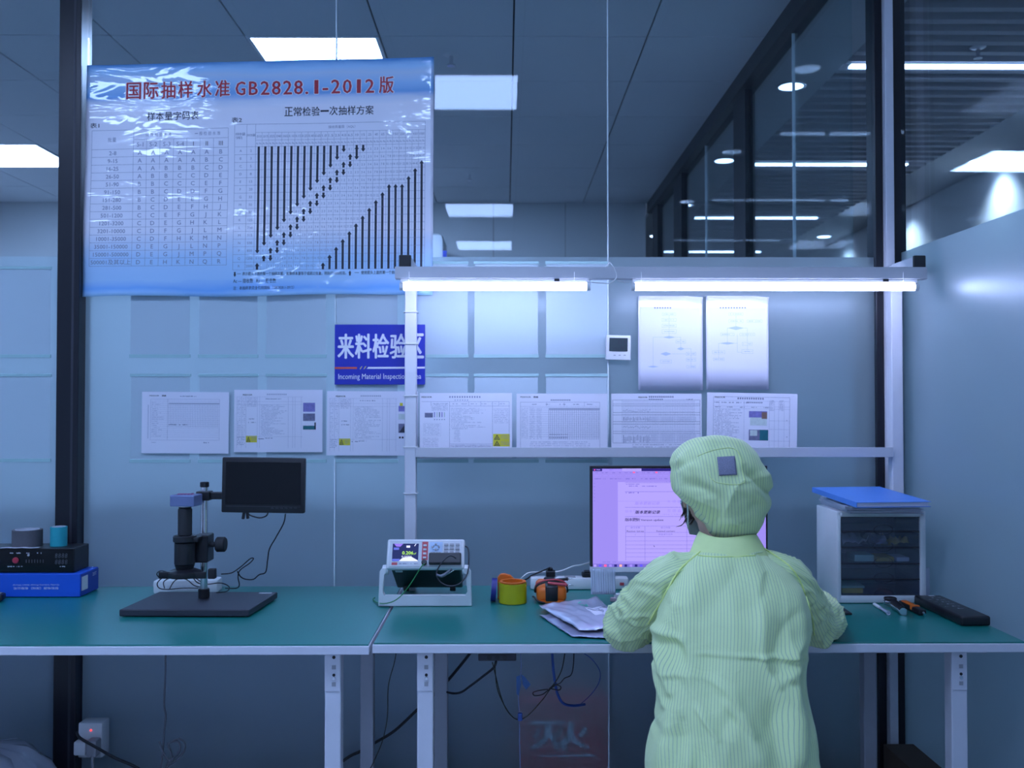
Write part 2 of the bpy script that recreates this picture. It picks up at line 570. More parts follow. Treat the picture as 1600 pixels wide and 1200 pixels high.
def downlight(x, y, label, spot=False):
    t = thing('downlight', label, 'downlight', (x, y, ZC), 0, 'round downlights of the corridor')
    b = MB(); b.lathe([(.062, ZC - .006), (.075, ZC - .006), (.075, ZC + .0005), (.062, ZC + .0005)], Matrix.Translation((x, y, 0)), 28, closed=True)
    b.build('trim_ring', M['white_plastic'], t, smooth=40)
    b = MB(); b.cyl((x, y, ZC - .004), (x, y, ZC + .0002), .062, n=28); b.build('lamp', M['down'], t)
    if spot:
        l = bpy.data.lights.new('spot', 'SPOT'); l.energy = SPOT_WATT; l.color = (.55, .72, 1); l.spot_size = math.radians(110); l.spot_blend = 1.0; l.shadow_soft_size = .06
        o = bpy.data.objects.new('spot', l); COL.objects.link(o); o.parent = t; o.location = (0, 0, -.03); o.rotation_euler = (0, math.radians(-16), 0)
for k, (y, l) in enumerate(((4.92, 'bright round downlight with a halo, upper right behind the glass'),
             (6.44, 'round downlight left of the wide dark mullion'), (7.90, 'tiny round downlight beside the second dark mullion'),
             (9.36, 'farthest round downlight at the far left end of the partition'), (3.40, 'round downlight above the partition corner'),
             (1.90, 'round downlight beside the bench, mirrored as a pale oval in the glass'),
             (0.35, 'round downlight beside the camera'), (-1.2, 'round downlight behind the camera'))):
    downlight(1.475, y, l)
for y, l in ((4.92, 'round downlight washing the corridor wall, nearest one'), (6.44, 'round downlight washing the corridor wall at the far right'),
             (7.90, 'round downlight washing the corridor wall beside the corner post'), (9.39, 'round downlight low in the glass right of centre, washing the corridor wall'),
             (3.40, 'round downlight washing the corridor wall beside the bench')):
    downlight(3.20 if y == 6.44 else 3.13, y, l, True)

# sprinklers
def sprinkler(p, label):
    t = thing('sprinkler_head', label, 'sprinkler', (p.x, p.y, ZC), 0, 'ceiling sprinklers')
    T = Matrix.Translation((p.x, p.y, 0))
    b = MB(); b.lathe([(.030, ZC - .004), (.036, ZC), (.030, ZC + .0005)], T, 20); b.build('cover_plate', M['white_plastic'], t, smooth=40)
    b = MB(); b.cyl((p.x, p.y, ZC - .045), (p.x, p.y, ZC - .004), .009, n=10); b.cyl((p.x, p.y, ZC - .052), (p.x, p.y, ZC - .046), .020, n=14); b.build('nozzle', M['chrome'], t, smooth=40)
sprinkler(atz(705, 86, ZC), 'sprinkler head on the tiled ceiling just right of the poster top')
sprinkler(atz(734, 271, ZC), 'sprinkler head on the tiled ceiling above the mirrored panel lights')
sprinkler(atz(1528, 74, ZC), 'sprinkler head between the slats at upper right')

# tall white cabinet with blue edge in the far room (only its top shows)
t = thing('air_conditioner', 'white rounded cabinet with a blue edge in the room behind, right of the poster', 'air conditioner', (0, 0, 0))
t.location = (-0.62, 7.45, 0)
b = MB(); b.box(-0.85, -0.465, 7.25, 7.65, 0, 2.66, .05); b.build('body', M['white_plastic'], t, smooth=40)
M['blue_edge'] = mat('blue_edge', (0.02, 0.05, 0.45), 0.5)
b = MB(); b.box(-0.475, -0.445, 7.23, 7.245, 0.2, 2.52); b.build('blue_edge', M['blue_edge'], t)

# ------------------------------------------------------------------ benches
TZ = 0.75
YT = 2.485
def leg(b, x, y, w=.042):
    b.box(x - w / 2, x + w / 2, y - w / 2, y + w / 2, 0.02, TZ - .03, .003)

def workbench(label, x0, x1, legs_x, zoff=0.0, lip=0.0):
    t = thing('workbench', label, 'workbench', ((x0 + x1) / 2, (YT + YG) / 2, 0))
    b = MB(); b.box(x0, x1, YT - lip, YG - .006, TZ - .026 + zoff, TZ - .004 + zoff, .002); b.build('tabletop', M['white_paint'], t)
    b = MB(); b.box(x0 + .003, x1 - .003, YT - lip + .006, YG - .007, TZ - .004 + zoff, TZ + zoff, .0005); b.build('rubber_mat', M['mat_green'], t)
    fr = MB()
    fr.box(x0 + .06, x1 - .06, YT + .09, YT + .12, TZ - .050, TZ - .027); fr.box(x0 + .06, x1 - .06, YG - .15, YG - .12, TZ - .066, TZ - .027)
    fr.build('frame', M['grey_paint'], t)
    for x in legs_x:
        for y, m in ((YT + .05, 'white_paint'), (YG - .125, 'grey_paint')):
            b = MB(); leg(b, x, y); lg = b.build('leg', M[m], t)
            f = MB(); f.cyl((x, y, 0), (x, y, .02), .022, n=14); f.build('foot', M['black_soft'], lg)
            if m == 'white_paint':
                yf = y - .021
                q = MB(); q.box(x - .021, x + .019, yf - .003, yf, TZ - .13, TZ - .028, .0008); br = q.build('bracket', M['white_paint'], lg)
                q = MB()
                for dz, r in ((-.042, .0045), (-.088, .004)): q.cyl((x + .003, yf - .0042, TZ + dz), (x + .003, yf - .0031, TZ + dz), r, n=10)
                q.build('bolt_hole', M['black'], lg)
                q = MB(); q.cyl((x + .003, yf - .006, TZ - .097), (x + .003, yf - .0031, TZ - .097), .0045, n=10); q.build('screw', M['chrome'], lg)
                q = MB()
                for dz in (-.068, -.112): q.box(x - .002, x + .008, yf - .0045, yf - .0031, TZ + dz - .005, TZ + dz + .005)
                q.build('slot', M['grey_plastic'], lg)
    return t

lb = workbench('long white edged bench with green mat, left of the joint', -2.35, -0.350, (-2.2, -0.449), -0.002, .006)
rb = workbench('white edged bench with green mat and overhead frame, under the monitor', -0.343, XS - .006, (-0.209, 1.185))
# uprights, arms, beam, shelf rail of the right bench
ARMZ0, ARMZ1 = 1.795, 1.829
for x in (-.315, 1.300):
    b = MB(); b.box(x - .019, x + .019, 3.175, 3.213, TZ, ARMZ1 - .002, .003); up = b.build('upright', M['white_paint'], rb)
    b = MB(); b.box(x - .018, x + .018, 3.007, 3.175, ARMZ0, ARMZ1, .002); am = b.build('arm', M['white_paint'], rb)
    b = MB(); b.box(x - .019, x + .019, 2.995, 3.0072, ARMZ0 - .001, ARMZ1 + .003, .003); b.build('end_cap', M['black'], am)
    if x < 0:
        for z in (1.67, 1.565, 1.393, 1.223, 1.07):
            q = MB()
            q.tube([(x - .022, 3.172, z), (x + .022, 3.172, z), (x + .022, 3.216, z), (x - .022, 3.216, z)], .0022, 6, closed=True)
            q.build('cable_tie', M['white_plastic'], up)
    else:
        pass
b = MB(); b.box(-.346, 1.322, 2.992, 3.025, 1.757, ARMZ0, .002); b.build('light_beam', M['beam'], rb)
b = MB(); b.box(-.296, 1.281, 3.166, 3.170, 1.190, 1.222, .001); b.box(-.296, 1.281, 3.170, 3.205, 1.190, 1.194); b.build('shelf_rail', M['beam'], rb)

def tube_light(x0, x1, label):
    t = thing('tube_light', label, 'tube light', ((x0 + x1) / 2, 3.0, 1.720), 0, 'tube lights under the beam')
    b = MB(); b.box(x0 + .002, x1 - .002, 2.993, 3.023, 1.7455, 1.7565, .002); b.build('housing', M['white_plastic'], t)
    b = MB(); b.tube([(x0 + .012, 3.0, 1.733), (x1 - .012, 3.0, 1.733)], .0122, 16); b.build('tube', M['tube'], t, smooth=50)
    b = MB()
    for a, c in ((x0, x0 + .0119), (x1 - .0119, x1)): b.cyl((a, 3.0, 1.733), (c, 3.0, 1.733), .0124, n=16)
    b.build('end_cap', M['white_plastic'], t, smooth=50)
    sx = x1 - .105
    b = MB(); b.box(sx - .008, sx + .008, 2.987, 2.9925, 1.748, 1.7565); b.build('switch', M['black'], t)
    b = MB()
    for x in (x0 + .03, x1 - .05): b.tube([(x, 2.991, 1.735), (x, 2.9895, 1.757), (x, 2.989, 1.778)], .0012, 5)
    b.build('tie_wire', M['white_plastic'], t)
tube_light(-.331, .265, 'glowing white tube light under the beam, shorter left one')
tube_light(.394, 1.295, 'glowing white tube light under the beam, longer right one')
def cord(name, label, pts, r, m, cat='cable', sm=8, group=None, n=7, parent=None):
    b = MB(); b.tube(pts, r, n, smooth=sm)
    if parent is not None:
        return b.build(name, m, parent, smooth=True)
    o = b.build(name, m, None, smooth=True)
    return tag(o, label, cat, group)
cord('lamp_cord', 'thin white cord looping from the beam middle between the two tube lights', [(.267, 3.002, 1.748), (.30, 3.0, 1.744), (.325, 2.986, 1.742), (.345, 2.984, 1.760), (.340, 2.984, 1.785), (.331, 2.990, 1.802), (.326, 3.02, 1.81), (.325, 3.2, 1.81), (.325, 3.255, 1.80)], .0016, M['white_plastic'])
cord('lamp_cord', 'short white cord at the left end of the longer tube light', [(.392, 3.002, 1.749), (.372, 3.0, 1.748), (.350, 2.992, 1.7505)], .0016, M['white_plastic'])
# ------------------------------------------------------------------ print: glyphs, lines, patches on flat sheets
GLYPH = {}
def glyphs(s, bold=0.0, mono=False):
    k = (s, bold)
    if k not in GLYPH:
        c = bpy.data.curves.new('text', 'FONT'); c.body = s; c.offset = bold; c.resolution_u = 2; c.size = 1.0
        o = bpy.data.objects.new('text', c); COL.objects.link(o)
        dg = bpy.context.evaluated_depsgraph_get()
        e = o.evaluated_get(dg); me = e.to_mesh()
        v = [(p.co.x, p.co.y) for p in me.vertices]; f = [tuple(p.vertices) for p in me.polygons]
        e.to_mesh_clear()
        bpy.data.objects.remove(o); bpy.data.curves.remove(c)
        GLYPH[k] = (v, f)
    return GLYPH[k]

class Sheet:
    """print on a sheet: s to the right, t downwards (both in the sheet's own units); fn(s,t,d) gives the place d in front of it"""
    def __init__(self, fn):
        self.fn = fn
        self.inks = {}
    def ink(self, name, m):
        if name not in self.inks:
            self.inks[name] = (MB(), m)
        return self.inks[name][0]
    def rect(self, ink, s0, t0, s1, t1, d=1.0, n=1):
        b = self.ink(*ink)
        for i in range(n):
            a, c = (i / n, (i + 1) / n)
            if abs(s1 - s0) >= abs(t1 - t0):
                q = [(s0 + (s1 - s0) * a, t0), (s0 + (s1 - s0) * a, t1), (s0 + (s1 - s0) * c, t1), (s0 + (s1 - s0) * c, t0)]
            else:
                q = [(s0, t0 + (t1 - t0) * a), (s0, t0 + (t1 - t0) * c), (s1, t0 + (t1 - t0) * c), (s1, t0 + (t1 - t0) * a)]
            b.add([self.fn(x, y, d) for x, y in q], [(0, 1, 2, 3)])
    def poly(self, ink, pts, d=1.0):
        self.ink(*ink).add([self.fn(x, y, d) for x, y in pts], [tuple(range(len(pts)))])
    def hline(self, ink, s0, s1, t, w, n=1, d=1.0): self.rect(ink, s0, t - w / 2, s1, t + w / 2, d, n)
    def vline(self, ink, s, t0, t1, w, n=1, d=1.0): self.rect(ink, s - w / 2, t0, s + w / 2, t1, d, n)
    def frame(self, ink, s0, t0, s1, t1, w):
        self.hline(ink, s0, s1, t0, w); self.hline(ink, s0, s1, t1, w); self.vline(ink, s0, t0, t1, w); self.vline(ink, s1, t0, t1, w)
    def text(self, ink, s, x, y, h, width=None, align='c', bold=0.0, d=1.0, skew=0.0, flip=False):
        """y is the middle line of the capitals, h their height"""
        v, f = glyphs(s)
        if not v: return
        k = h / 0.72
        x0, x1 = min(p[0] for p in v), max(p[0] for p in v)
        y0, y1 = min(p[1] for p in v), max(p[1] for p in v)
        kx = (width / (x1 - x0)) if width else k
        cx = {'c': (x0 + x1) / 2, 'l': x0, 'r': x1}[align]
        cy = 0.36 if ord(s[0]) < 0x2e80 else (y0 + y1) / 2
        if ord(s[0]) >= 0x2e80: k = h / max(.5, (y1 - y0))
        g = -1 if flip else 1
        b = self.ink(*ink)
        e = bold * k
        for n_, (ox, oy) in enumerate([(0, 0)] if not bold else [(-e, 0), (e, 0), (0, e * .6), (0, -e * .6)] if bold < .04 else [(e * math.cos(a * PI / 4), e * math.sin(a * PI / 4)) for a in range(8)]):
            b.add([self.fn(x + ox + g * ((p[0] - cx) * kx + skew * (p[1] - cy) * k), y + oy - g * (p[1] - cy) * k, d + .08 * n_) for p in v], f)
    def scribble(self, ink, s0, s1, t, h, d=1.0, dens=0.75):
        """an illegible line of small print"""
        x = s0
        while x < s1:
            w = h * random.uniform(.35, 1.1)
            if random.random() < dens:
                self.rect(ink, x, t - h / 2 * random.uniform(.5, 1), min(s1, x + w * .8), t + h / 2 * random.uniform(.4, 1), d)
            x += w
    def build(self, parent):
        for n, (b, m) in self.inks.items():
            if len(b.bm.verts): b.build(n, m, parent, recalc=False)

def plane_fn(tl, ex, ez, unit=0.001, lift=0.0004):
    tl, ex, ez = Vector(tl), Vector(ex).normalized(), Vector(ez).normalized()
    nrm = ex.cross(ez).normalized()
    if nrm.dot(CAM_O - tl) < 0: nrm = -nrm
    return lambda s, t, d=0.0: tl + ex * (s * unit) - ez * (t * unit) + nrm * (lift * d)

INK = ('print', M['ink']); INKL = ('pale_print', M['ink_light']); INKB = ('bold_print', M['ink_black'])
M['p_yellow'] = mat('warning_yellow', (0.62, 0.55, 0.03), 0.6)
M['p_photo'] = mat('photo_print_grey', (0.16, 0.16, 0.26), 0.5, mottle=.7, scale=90)
M['p_photo2'] = mat('photo_print_teal', (0.01, 0.13, 0.16), 0.5, mottle=.3, scale=90)
M['p_photo3'] = mat('photo_print_violet', (0.20, 0.18, 0.45), 0.5, mottle=.4, scale=90)
M['p_photo4'] = mat('photo_print_pale', (0.55, 0.62, 0.60), 0.5, mottle=.2, scale=90)
M['p_photo5'] = mat('photo_print_brown', (0.22, 0.13, 0.10), 0.5, mottle=.4, scale=90)
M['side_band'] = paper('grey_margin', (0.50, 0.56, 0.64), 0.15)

def esd_mark(sh, s0, t0, s1, t1, rows=1):
    sh.rect(('warning_label', M['p_yellow']), s0, t0, s1, t1, .6)
    h = (t1 - t0) / rows; w = (s1 - s0)
    for r in range(rows):
        a = t0 + r * h
        sh.poly(INKB, [(s0 + w * .05, a + h * .92), (s0 + w * .42, a + h * .92), (s0 + w * .235, a + h * .10)], 1)
        sh.poly(('warning_label', M['p_yellow']), [(s0 + w * .12, a + h * .82), (s0 + w * .35, a + h * .82), (s0 + w * .235, a + h * .32)], 1.3)
        sh.rect(INKB, s0 + w * .18, a + h * .60, s0 + w * .29, a + h * .74, 1.6)
        for k in range(3): sh.scribble(INK, s0 + w * .48, s0 + w * .95, a + h * (.25 + .22 * k), h * .10)

def document(label, px, Y, style, lean=0.0, tilt=0.0, size=(297, 210), group=None, name='document', cat='document'):
    """px = (left, top, right) pixels of the sheet's top edge at depth Y"""
    l, tp, r = px
    tl = at(l, tp, Y); tr = at(r, tp, Y)
    ex = Vector((math.cos(tilt), 0, math.sin(tilt)))
    ez = Vector((-math.sin(tilt) , math.sin(lean), math.cos(lean)))
    sw = (tr.x - tl.x) / size[0]
    sz = size[1] * sw
    t = thing(name, label, cat, (tl.x + size[0] * sw / 2, Y, tl.z - sz), 0, group)
    fn = plane_fn(tl, ex, ez, sw, 0.00035)
    b = MB()
    b.grid(lambda i, j: fn(size[0] * i / 8, size[1] * j / 6, 0), 9, 7)
    pg = b.build('paper_sheet', M['paper'], t, solid=0.0004)
    sh = Sheet(fn); style(sh, *size); sh.build(t)
    return t

def st_monthly(sh, w, h):
    sh.text(INKB, 'PEISOOR', 42, 13, 4.6, align='c', bold=.02, width=32)
    sh.text(INKB, '德鑫', 75, 13, 5.5, bold=.03)
    sh.scribble(INK, 130, 185, 15, 3.6)
    sh.frame(INKL, 30, 25, 265, 165, .8)
    for k in range(18): sh.hline(INKL, 30, 265, 32 + k * 7.2, .5)
    sh.vline(INK, 88, 25, 165, .6)
    for k in range(30): sh.vline(INKL, 92 + k * 5.75, 38, 122, .9)
    for k in range(17):
        sh.scribble(INKL, 34, 34 + random.uniform(15, 45), 36 + k * 7.2, 2.6)
    sh.rect(INKL, 92, 38, 265, 42)
    sh.scribble(INK, 92, 118, 112, 4); sh.scribble(INK, 128, 155, 112, 4)
    sh.scribble(INKL, 34, 50, 173, 3); sh.scribble(INK, 212, 230, 173, 4)
    sh.vline(INKL, 22, 45, 160, 2.0)

def st_check(sh, w, h):
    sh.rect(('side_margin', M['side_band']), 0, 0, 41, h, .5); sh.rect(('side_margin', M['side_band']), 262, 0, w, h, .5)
    sh.text(INKB, 'PEISOOR', 30, 11, 4.8, bold=.02, width=34); sh.text(INKB, '德鑫', 63, 11, 6, bold=.03)
    x = 112
    for k in range(11): sh.rect(INK, x, 19, x + 3.6, 23.5); x += 6
    sh.frame(INK, 13, 28, 272, 188, .7)
    sh.hline(INK, 13, 272, 42, .5)
    for x in (98, 156, 222): sh.vline(INK, x, 28, 42, .6)
    for k in range(5): sh.scribble(INK, 50 + k * 45, 70 + k * 45, 35, 3)
    for k in range(14): sh.hline(INKL, 41, 272, 47 + k * 7.2, .7)
    for k in range(28): sh.vline(INK, 106 + k * 6, 47, 150, 1.0)
    sh.rect(INKL, 106, 47, 272, 54)
    for k in range(24): sh.scribble(INKL, 43, 60, 48 + k * 4.3, 2.2); sh.scribble(INKL, 66, 82, 48 + k * 4.3, 2.2); sh.scribble(INKL, 16, 38, 48 + k * 4.3, 2.2)
    for k in range(10):
        sh.rect(INK, 108 + k * 6.2, 132, 111 + k * 6.2, 135); sh.rect(INK, 108 + k * 6.2, 140, 110 + k * 6.2, 147)
    for k in range(5): sh.scribble(INKL, 44, 240, 158 + k * 6, 3)

def st_chart(sh, w, h):
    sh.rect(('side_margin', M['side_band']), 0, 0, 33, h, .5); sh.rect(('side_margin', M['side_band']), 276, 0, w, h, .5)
    sh.text(INKB, 'PEISOOR', 104, 12, 5, bold=.03, width=29)
    x = 124
    for k in range(13): sh.rect(INK, x, 8, x + 3.8, 13.5); x += 6.4
    x = 124
    for k in range(8): sh.rect(INK, x, 17, x + 3.6, 21); x += 6
    sh.frame(INK, 5, 21, 292, 162, .9)
    for k in range(44): sh.vline(INKL, 36 + k * 5.5, 22, 162, .8)
    for t in (34, 40, 62, 70, 92, 100, 124, 131): sh.hline(INK, 5, 292, t, 1.0)
    for k in range(16): sh.hline(INKL, 33, 276, 26 + k * 8.4, .5)
    for k in range(26):
        for t0, a in ((84, 9), (150, 15)):
            sh.vline(INK, 37 + k * 3.6 if k % 9 else 40 + k * 3.6, t0 - a * random.uniform(.4, 1), t0 + a * random.uniform(.2, .9), 1.0)
    for t0 in (56, 110):
        y = t0
        for k in range(26):
            y2 = t0 + random.uniform(-5, 5)
            sh.poly(INK, [(38 + k * 3.5, y), (41.5 + k * 3.5, y2), (41.5 + k * 3.5, y2 + 1), (38 + k * 3.5, y + 1)]); y = y2
    for k in range(30): sh.vline(INKL, 132 + k * 5, 76, 92, 1.3); sh.vline(INKL, 132 + k * 5, 134, 158, 1.3)
    for k in range(3): sh.scribble(INK, 70, 250, 168 + k * 7, 2.6)
    sh.scribble(INK, 248, 268, 19, 3)

def st_process(sh, w, h, pics=3, left=True):
    sh.text(INKB, 'PEISOOR', 45, 17, 5, bold=.03, width=31)
    x = 110
    for k in range(11): sh.rect(INKL, x, 13, x + 4, 18); x += 6.2
    sh.scribble(INK, 106, 158, 31, 3.4)
    for x in (10, 25, 40, 78, 86, 182, 197, 205, 226): sh.vline(INKL, x, 24, 196, .7)
    for t in (24, 40, 50, 158): sh.hline(INKL, 8, 230, t, .6)
    for k in range(22):
        sh.scribble(INKL, 90, 90 + random.uniform(30, 90), 52 + k * 4.8, 2.4)
    for k in range(26): sh.scribble(INKL, 12, 22, 30 + k * 6, 2.5, dens=.6); sh.scribble(INKL, 27, 38, 30 + k * 6, 2.5, dens=.5)
    for k in range(7): sh.scribble(INKL, 44, 76, 28 + k * 4.6, 2.6)
    sh.scribble(INK, 48, 70, 98, 3.4); sh.scribble(INK, 48, 74, 110, 3.4)
    esd_mark(sh, 40, 155, 77, 177)
    sh.scribble(INK, 82, 102, 165, 4); sh.scribble(INK, 104, 130, 163, 3)
    for k in range(5): sh.scribble(INKL, 10, 34, 160 + k * 6, 3)

def st_process_a(sh, w, h):
    st_process(sh, w, h)
    for t0, t1, m in ((44, 74, 'p_photo3'), (80, 105, 'p_photo'), (121, 134, 'p_photo2')):
        sh.rect(('photo_print', M[m]) if m == 'p_photo' else ('photo_print_' + m[-1], M[m]), 232, t0, 272, t1, .8)
    sh.rect(INKB, 270, 110, 275, 134)

def st_process_b(sh, w, h):
    st_process(sh, w, h)
    sh.rect(('warning_label', M['p_yellow']), 238, 38, 248, 48, .6)
    for t0, t1, m in ((48, 66, 'p_photo3'), (74, 92, 'p_photo4'), (106, 136, 'p_photo')):
        sh.rect(('photo_print_' + m[-1], M[m]), 234, t0, 280, t1, .8)
    for k in range(5): sh.rect(INKB, 236 + k * 9, 148, 242 + k * 9, 154)
    sh.poly(INKB, [(236, 134), (262, 134), (262, 106), (254, 110)], 1.1)

def st_standard(sh, w, h):
    sh.text(INKB, 'PEISOOR', 22, 13, 5, bold=.03, width=33)
    x = 95
    for k in range(13): sh.rect(INK, x, 10, x + 4, 15.5); x += 8
    x = 112
    for k in range(6): sh.rect(INKL, x, 21, x + 3.5, 25); x += 8
    sh.hline(INK, 6, 288, 28, .7); sh.hline(INK, 96, 288, 42, .7)
    for x in (36, 96, 158, 196, 234, 254, 288): sh.vline(INK, x, 28, 42, .7)
    for x in (96, 234, 288): sh.vline(INK, x, 28, h - 14, .8)
    for k in range(8): sh.scribble(INKL, 40 + k * 31, 60 + k * 31, 35, 3.4); sh.scribble(INKL, 38, 90, 34 + k * 3.2, 2.4)
    sh.rect(('photo_print', M['p_photo']), 16, 64, 42, 79, .8)
    for k, m in enumerate(('p_photo3', 'p_photo4', 'p_photo2', 'p_photo3', 'p_photo4')):
        sh.rect(('photo_print_' + m[-1], M[m]), 46 + k * 8, 62, 49 + k * 8, 78, .8)
        sh.rect(INK, 46 + k * 8, 84, 49 + k * 8, 87)
    for k in range(14): sh.scribble(INKL, 101, 101 + random.uniform(40, 118), 50 + k * 5, 2.6)
    for k in range(9): sh.scribble(INKL, 110, 130, 116 + k * 5, 2.4); sh.scribble(INKL, 238, 285, 52 + k * 5.5, 2.4)
    for k in range(8): sh.scribble(INKL, 14, 64, 102 + k * 4.5, 2.2); sh.scribble(INKL, 10, 60, 146 + k * 5, 2.4)
    sh.frame(INKL, 12, 98, 68, 138, .5)
    for t in (164, 171): sh.hline(INK, 96, 234, t, .6)
    for k in range(3): sh.scribble(INK, 100, 228, 168 + k * 5, 2.2)
    esd_mark(sh, 236, 132, 290, 172, 2)

def st_spec(sh, w, h):
    sh.frame(INK, 21, 13, 272, 186, .8)
    sh.text(INKB, 'PEISOOR', 42, 15, 5.4, bold=.03, width=34)
    x = 100
    for k in range(12): sh.rect(INK, x, 15, x + 4.5, 21); x += 7.4
    x = 130
    for k in range(9): sh.rect(INK, x, 29, x + 4, 33); x += 6
    for t in (26, 44, 52): sh.hline(INKL, 21, 272, t, .7)
    for x in (40, 122, 205, 222, 236, 254): sh.vline(INKL, x, 26, 186, .7)
    for k in range(27): sh.scribble(INKL, 24, 24 + random.uniform(50, 94), 56 + k * 4.7, 2.8)
    for k in range(5): sh.scribble(INK, 24 + k * 24, 40 + k * 24, 32, 4); sh.scribble(INK, 26 + k * 40, 44 + k * 40, 47, 3)
    for k in range(9): sh.scribble(INKL, 206, 220, 24 + k * 4, 3); sh.scribble(INKL, 238, 252, 24 + k * 4, 3)
    sh.rect(('photo_print_3', M['p_photo3']), 138, 59, 198, 80, .8); sh.rect(('photo_print_5', M['p_photo5']), 180, 62, 198, 84, .9)
    sh.rect(('photo_print_4', M['p_photo4']), 142, 80, 197, 106, .8)
    sh.rect(('photo_print', M['p_photo']), 138, 120, 202, 155, .8); sh.rect(('photo_print_2', M['p_photo2']), 174, 120, 202, 155, .9)
    sh.rect(('photo_print_4', M['p_photo4']), 142, 122, 166, 140, .95)
    for t in (90, 118, 156): sh.hline(INKL, 205, 272, t, .7)
    sh.scribble(INK, 262, 266, 88, 4); sh.scribble(INK, 262, 266, 142, 4)

YW = 3.262
document('white inspection record sheet with a pale grid, leftmost of the lower row', (222, 612, 358), YW, st_monthly, tilt=math.radians(-.3))
document('white work instruction sheet with three small photos, right of the grid sheet', (366, 609, 504), YW, st_process_a)
document('white work instruction sheet under the blue sign, partly behind the white upright', (511, 611, 653), YW, st_process_b, tilt=math.radians(-.2))
YR = 3.186
document('white standard sheet with a bright yellow warning label at its lower right', (656, 614, 800), YR, st_standard, lean=.008)
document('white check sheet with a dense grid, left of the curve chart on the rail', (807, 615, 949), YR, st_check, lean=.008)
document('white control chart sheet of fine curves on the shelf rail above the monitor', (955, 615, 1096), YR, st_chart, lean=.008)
document('white specification sheet with two photos, rightmost of the shelf rail row', (1105, 613, 1246), YR, st_spec, lean=.008, tilt=math.radians(-1.0))

# laminated flow charts, top edges curling forward
M['laminate'] = None
def laminated_mat():
    m, nt, b, out = nodes('laminated_paper')
    b.inputs['Base Color'].default_value = (0.76, 0.74, 0.86, 1)
    b.inputs['Roughness'].default_value = 0.55
    b.inputs['Coat Weight'].default_value = 1.0
    b.inputs['Coat Roughness'].default_value = 0.03
    tc = nt.nodes.new('ShaderNodeTexCoord'); nz = nt.nodes.new('ShaderNodeTexNoise'); nz.inputs['Scale'].default_value = 5.0
    bp = nt.nodes.new('ShaderNodeBump'); bp.inputs['Strength'].default_value = .12; bp.inputs['Distance'].default_value = .004
    nt.links.new(tc.outputs['Object'], nz.inputs['Vector']); nt.links.new(nz.outputs['Fac'], bp.inputs['Height']); nt.links.new(bp.outputs['Normal'], b.inputs['Coat Normal'])
    return m
M['laminate'] = laminated_mat()
M['flow_ink'] = mat('pale_blue_print', (0.42, 0.50, 0.68), 0.7)
def flowchart(label, l, tp, r, bot, nodes_, links, title):
    Y = 3.258
    tl = at(l, tp, Y); br = at(r, bot, Y)
    w, h = br.x - tl.x, tl.z - br.z
    t = thing('flowchart_sheet', label, 'flow chart', ((tl.x + br.x) / 2, Y, br.z), 0, 'laminated flow charts')
    def fn(s, tt, d=0):
        x = s / 100 * w; q = tt / 146 * h
        u = s / 100
        k = .012 + .020 * max(0, abs(u - .40) - .30) / .5        # how deep the curl reaches
        c = max(0.0, 1 - q / k) if q < k else 0.0
        return Vector((tl.x + x, Y - .010 * c * c - .0006 - .0004 * d, tl.z - q + .002 * c * c - (.004 * max(0, u - .75) / .25 if q < .02 else 0)))
    ts = [0, .8, 1.6, 2.4, 3.2, 4.2, 5.4, 7, 9, 12, 16, 24, 40, 70, 110, 146]
    b = MB(); b.grid(lambda i, j: fn(100 * i / 20, ts[j], 0), 21, len(ts))
    b.build('laminated_sheet', M['laminate'], t, smooth=True, solid=.0006)
    sh = Sheet(fn)
    x, y, n, st = title
    for k in range(n): sh.rect(INK, x + k * st, y - 1.3, x + k * st + st * .55, y + 1.3)
    I = ('flow_print', M['flow_ink'])
    for (cx, cy, ww, hh, kind) in nodes_:
        if kind == 'd': sh.poly(I, [(cx - ww / 2, cy), (cx, cy - hh / 2), (cx + ww / 2, cy), (cx, cy + hh / 2)], 1)
        else:
            sh.frame(I, cx - ww / 2, cy - hh / 2, cx + ww / 2, cy + hh / 2, .35)
            sh.scribble(I, cx - ww * .4, cx + ww * .4, cy, 1.6)
    for (x0, y0, x1, y1) in links:
        if x0 == x1: sh.vline(I, x0, y0, y1, .4)
        else: sh.hline(I, x0, x1, y0, .4)
    sh.build(t)
flowchart('laminated white flow chart under the longer tube light, left one with seven title signs', 997, 464, 1098, 610,
          [(48, 27, 21, 4, 'b'), (48, 36, 22, 5, 'b'), (48, 45, 22, 5, 'b'), (48, 54, 22, 6, 'b'), (48, 63, 20, 4, 'd'), (66, 70, 15, 5, 'b'), (66, 81, 12, 5, 'd'),
           (43, 89, 17, 6, 'd'), (43, 101, 17, 5, 'b'), (23, 109, 18, 3, 'd'), (82, 89, 15, 5, 'b'), (82, 98, 15, 5, 'b'), (82, 109, 14, 4, 'b')],
          [(48, 29, 48, 61), (23, 63, 66, 63), (23, 63, 23, 108), (66, 63, 66, 79), (52, 89, 74, 89), (82, 81, 82, 108), (66, 81, 82, 81)], (25, 17, 7, 4))
flowchart('laminated white flow chart under the longer tube light, right one with ten title signs', 1103, 464, 1201, 609,
          [(48, 27, 23, 4, 'b'), (48, 38, 23, 5, 'b'), (78, 38, 24, 4, 'b'), (48, 49, 26, 6, 'd'), (34, 59, 22, 4, 'b'), (66, 59, 24, 4, 'b'), (34, 73, 26, 4, 'd'),
           (66, 74, 16, 5, 'b'), (66, 86, 18, 6, 'b'), (20, 87, 20, 5, 'b'), (20, 98, 18, 4, 'b')],
          [(48, 29, 48, 47), (34, 49, 66, 49), (34, 49, 34, 71), (66, 49, 66, 84), (20, 73, 50, 73), (20, 73, 20, 97), (50, 59, 50, 87), (50, 87, 58, 87)], (22, 17, 10, 4.4))

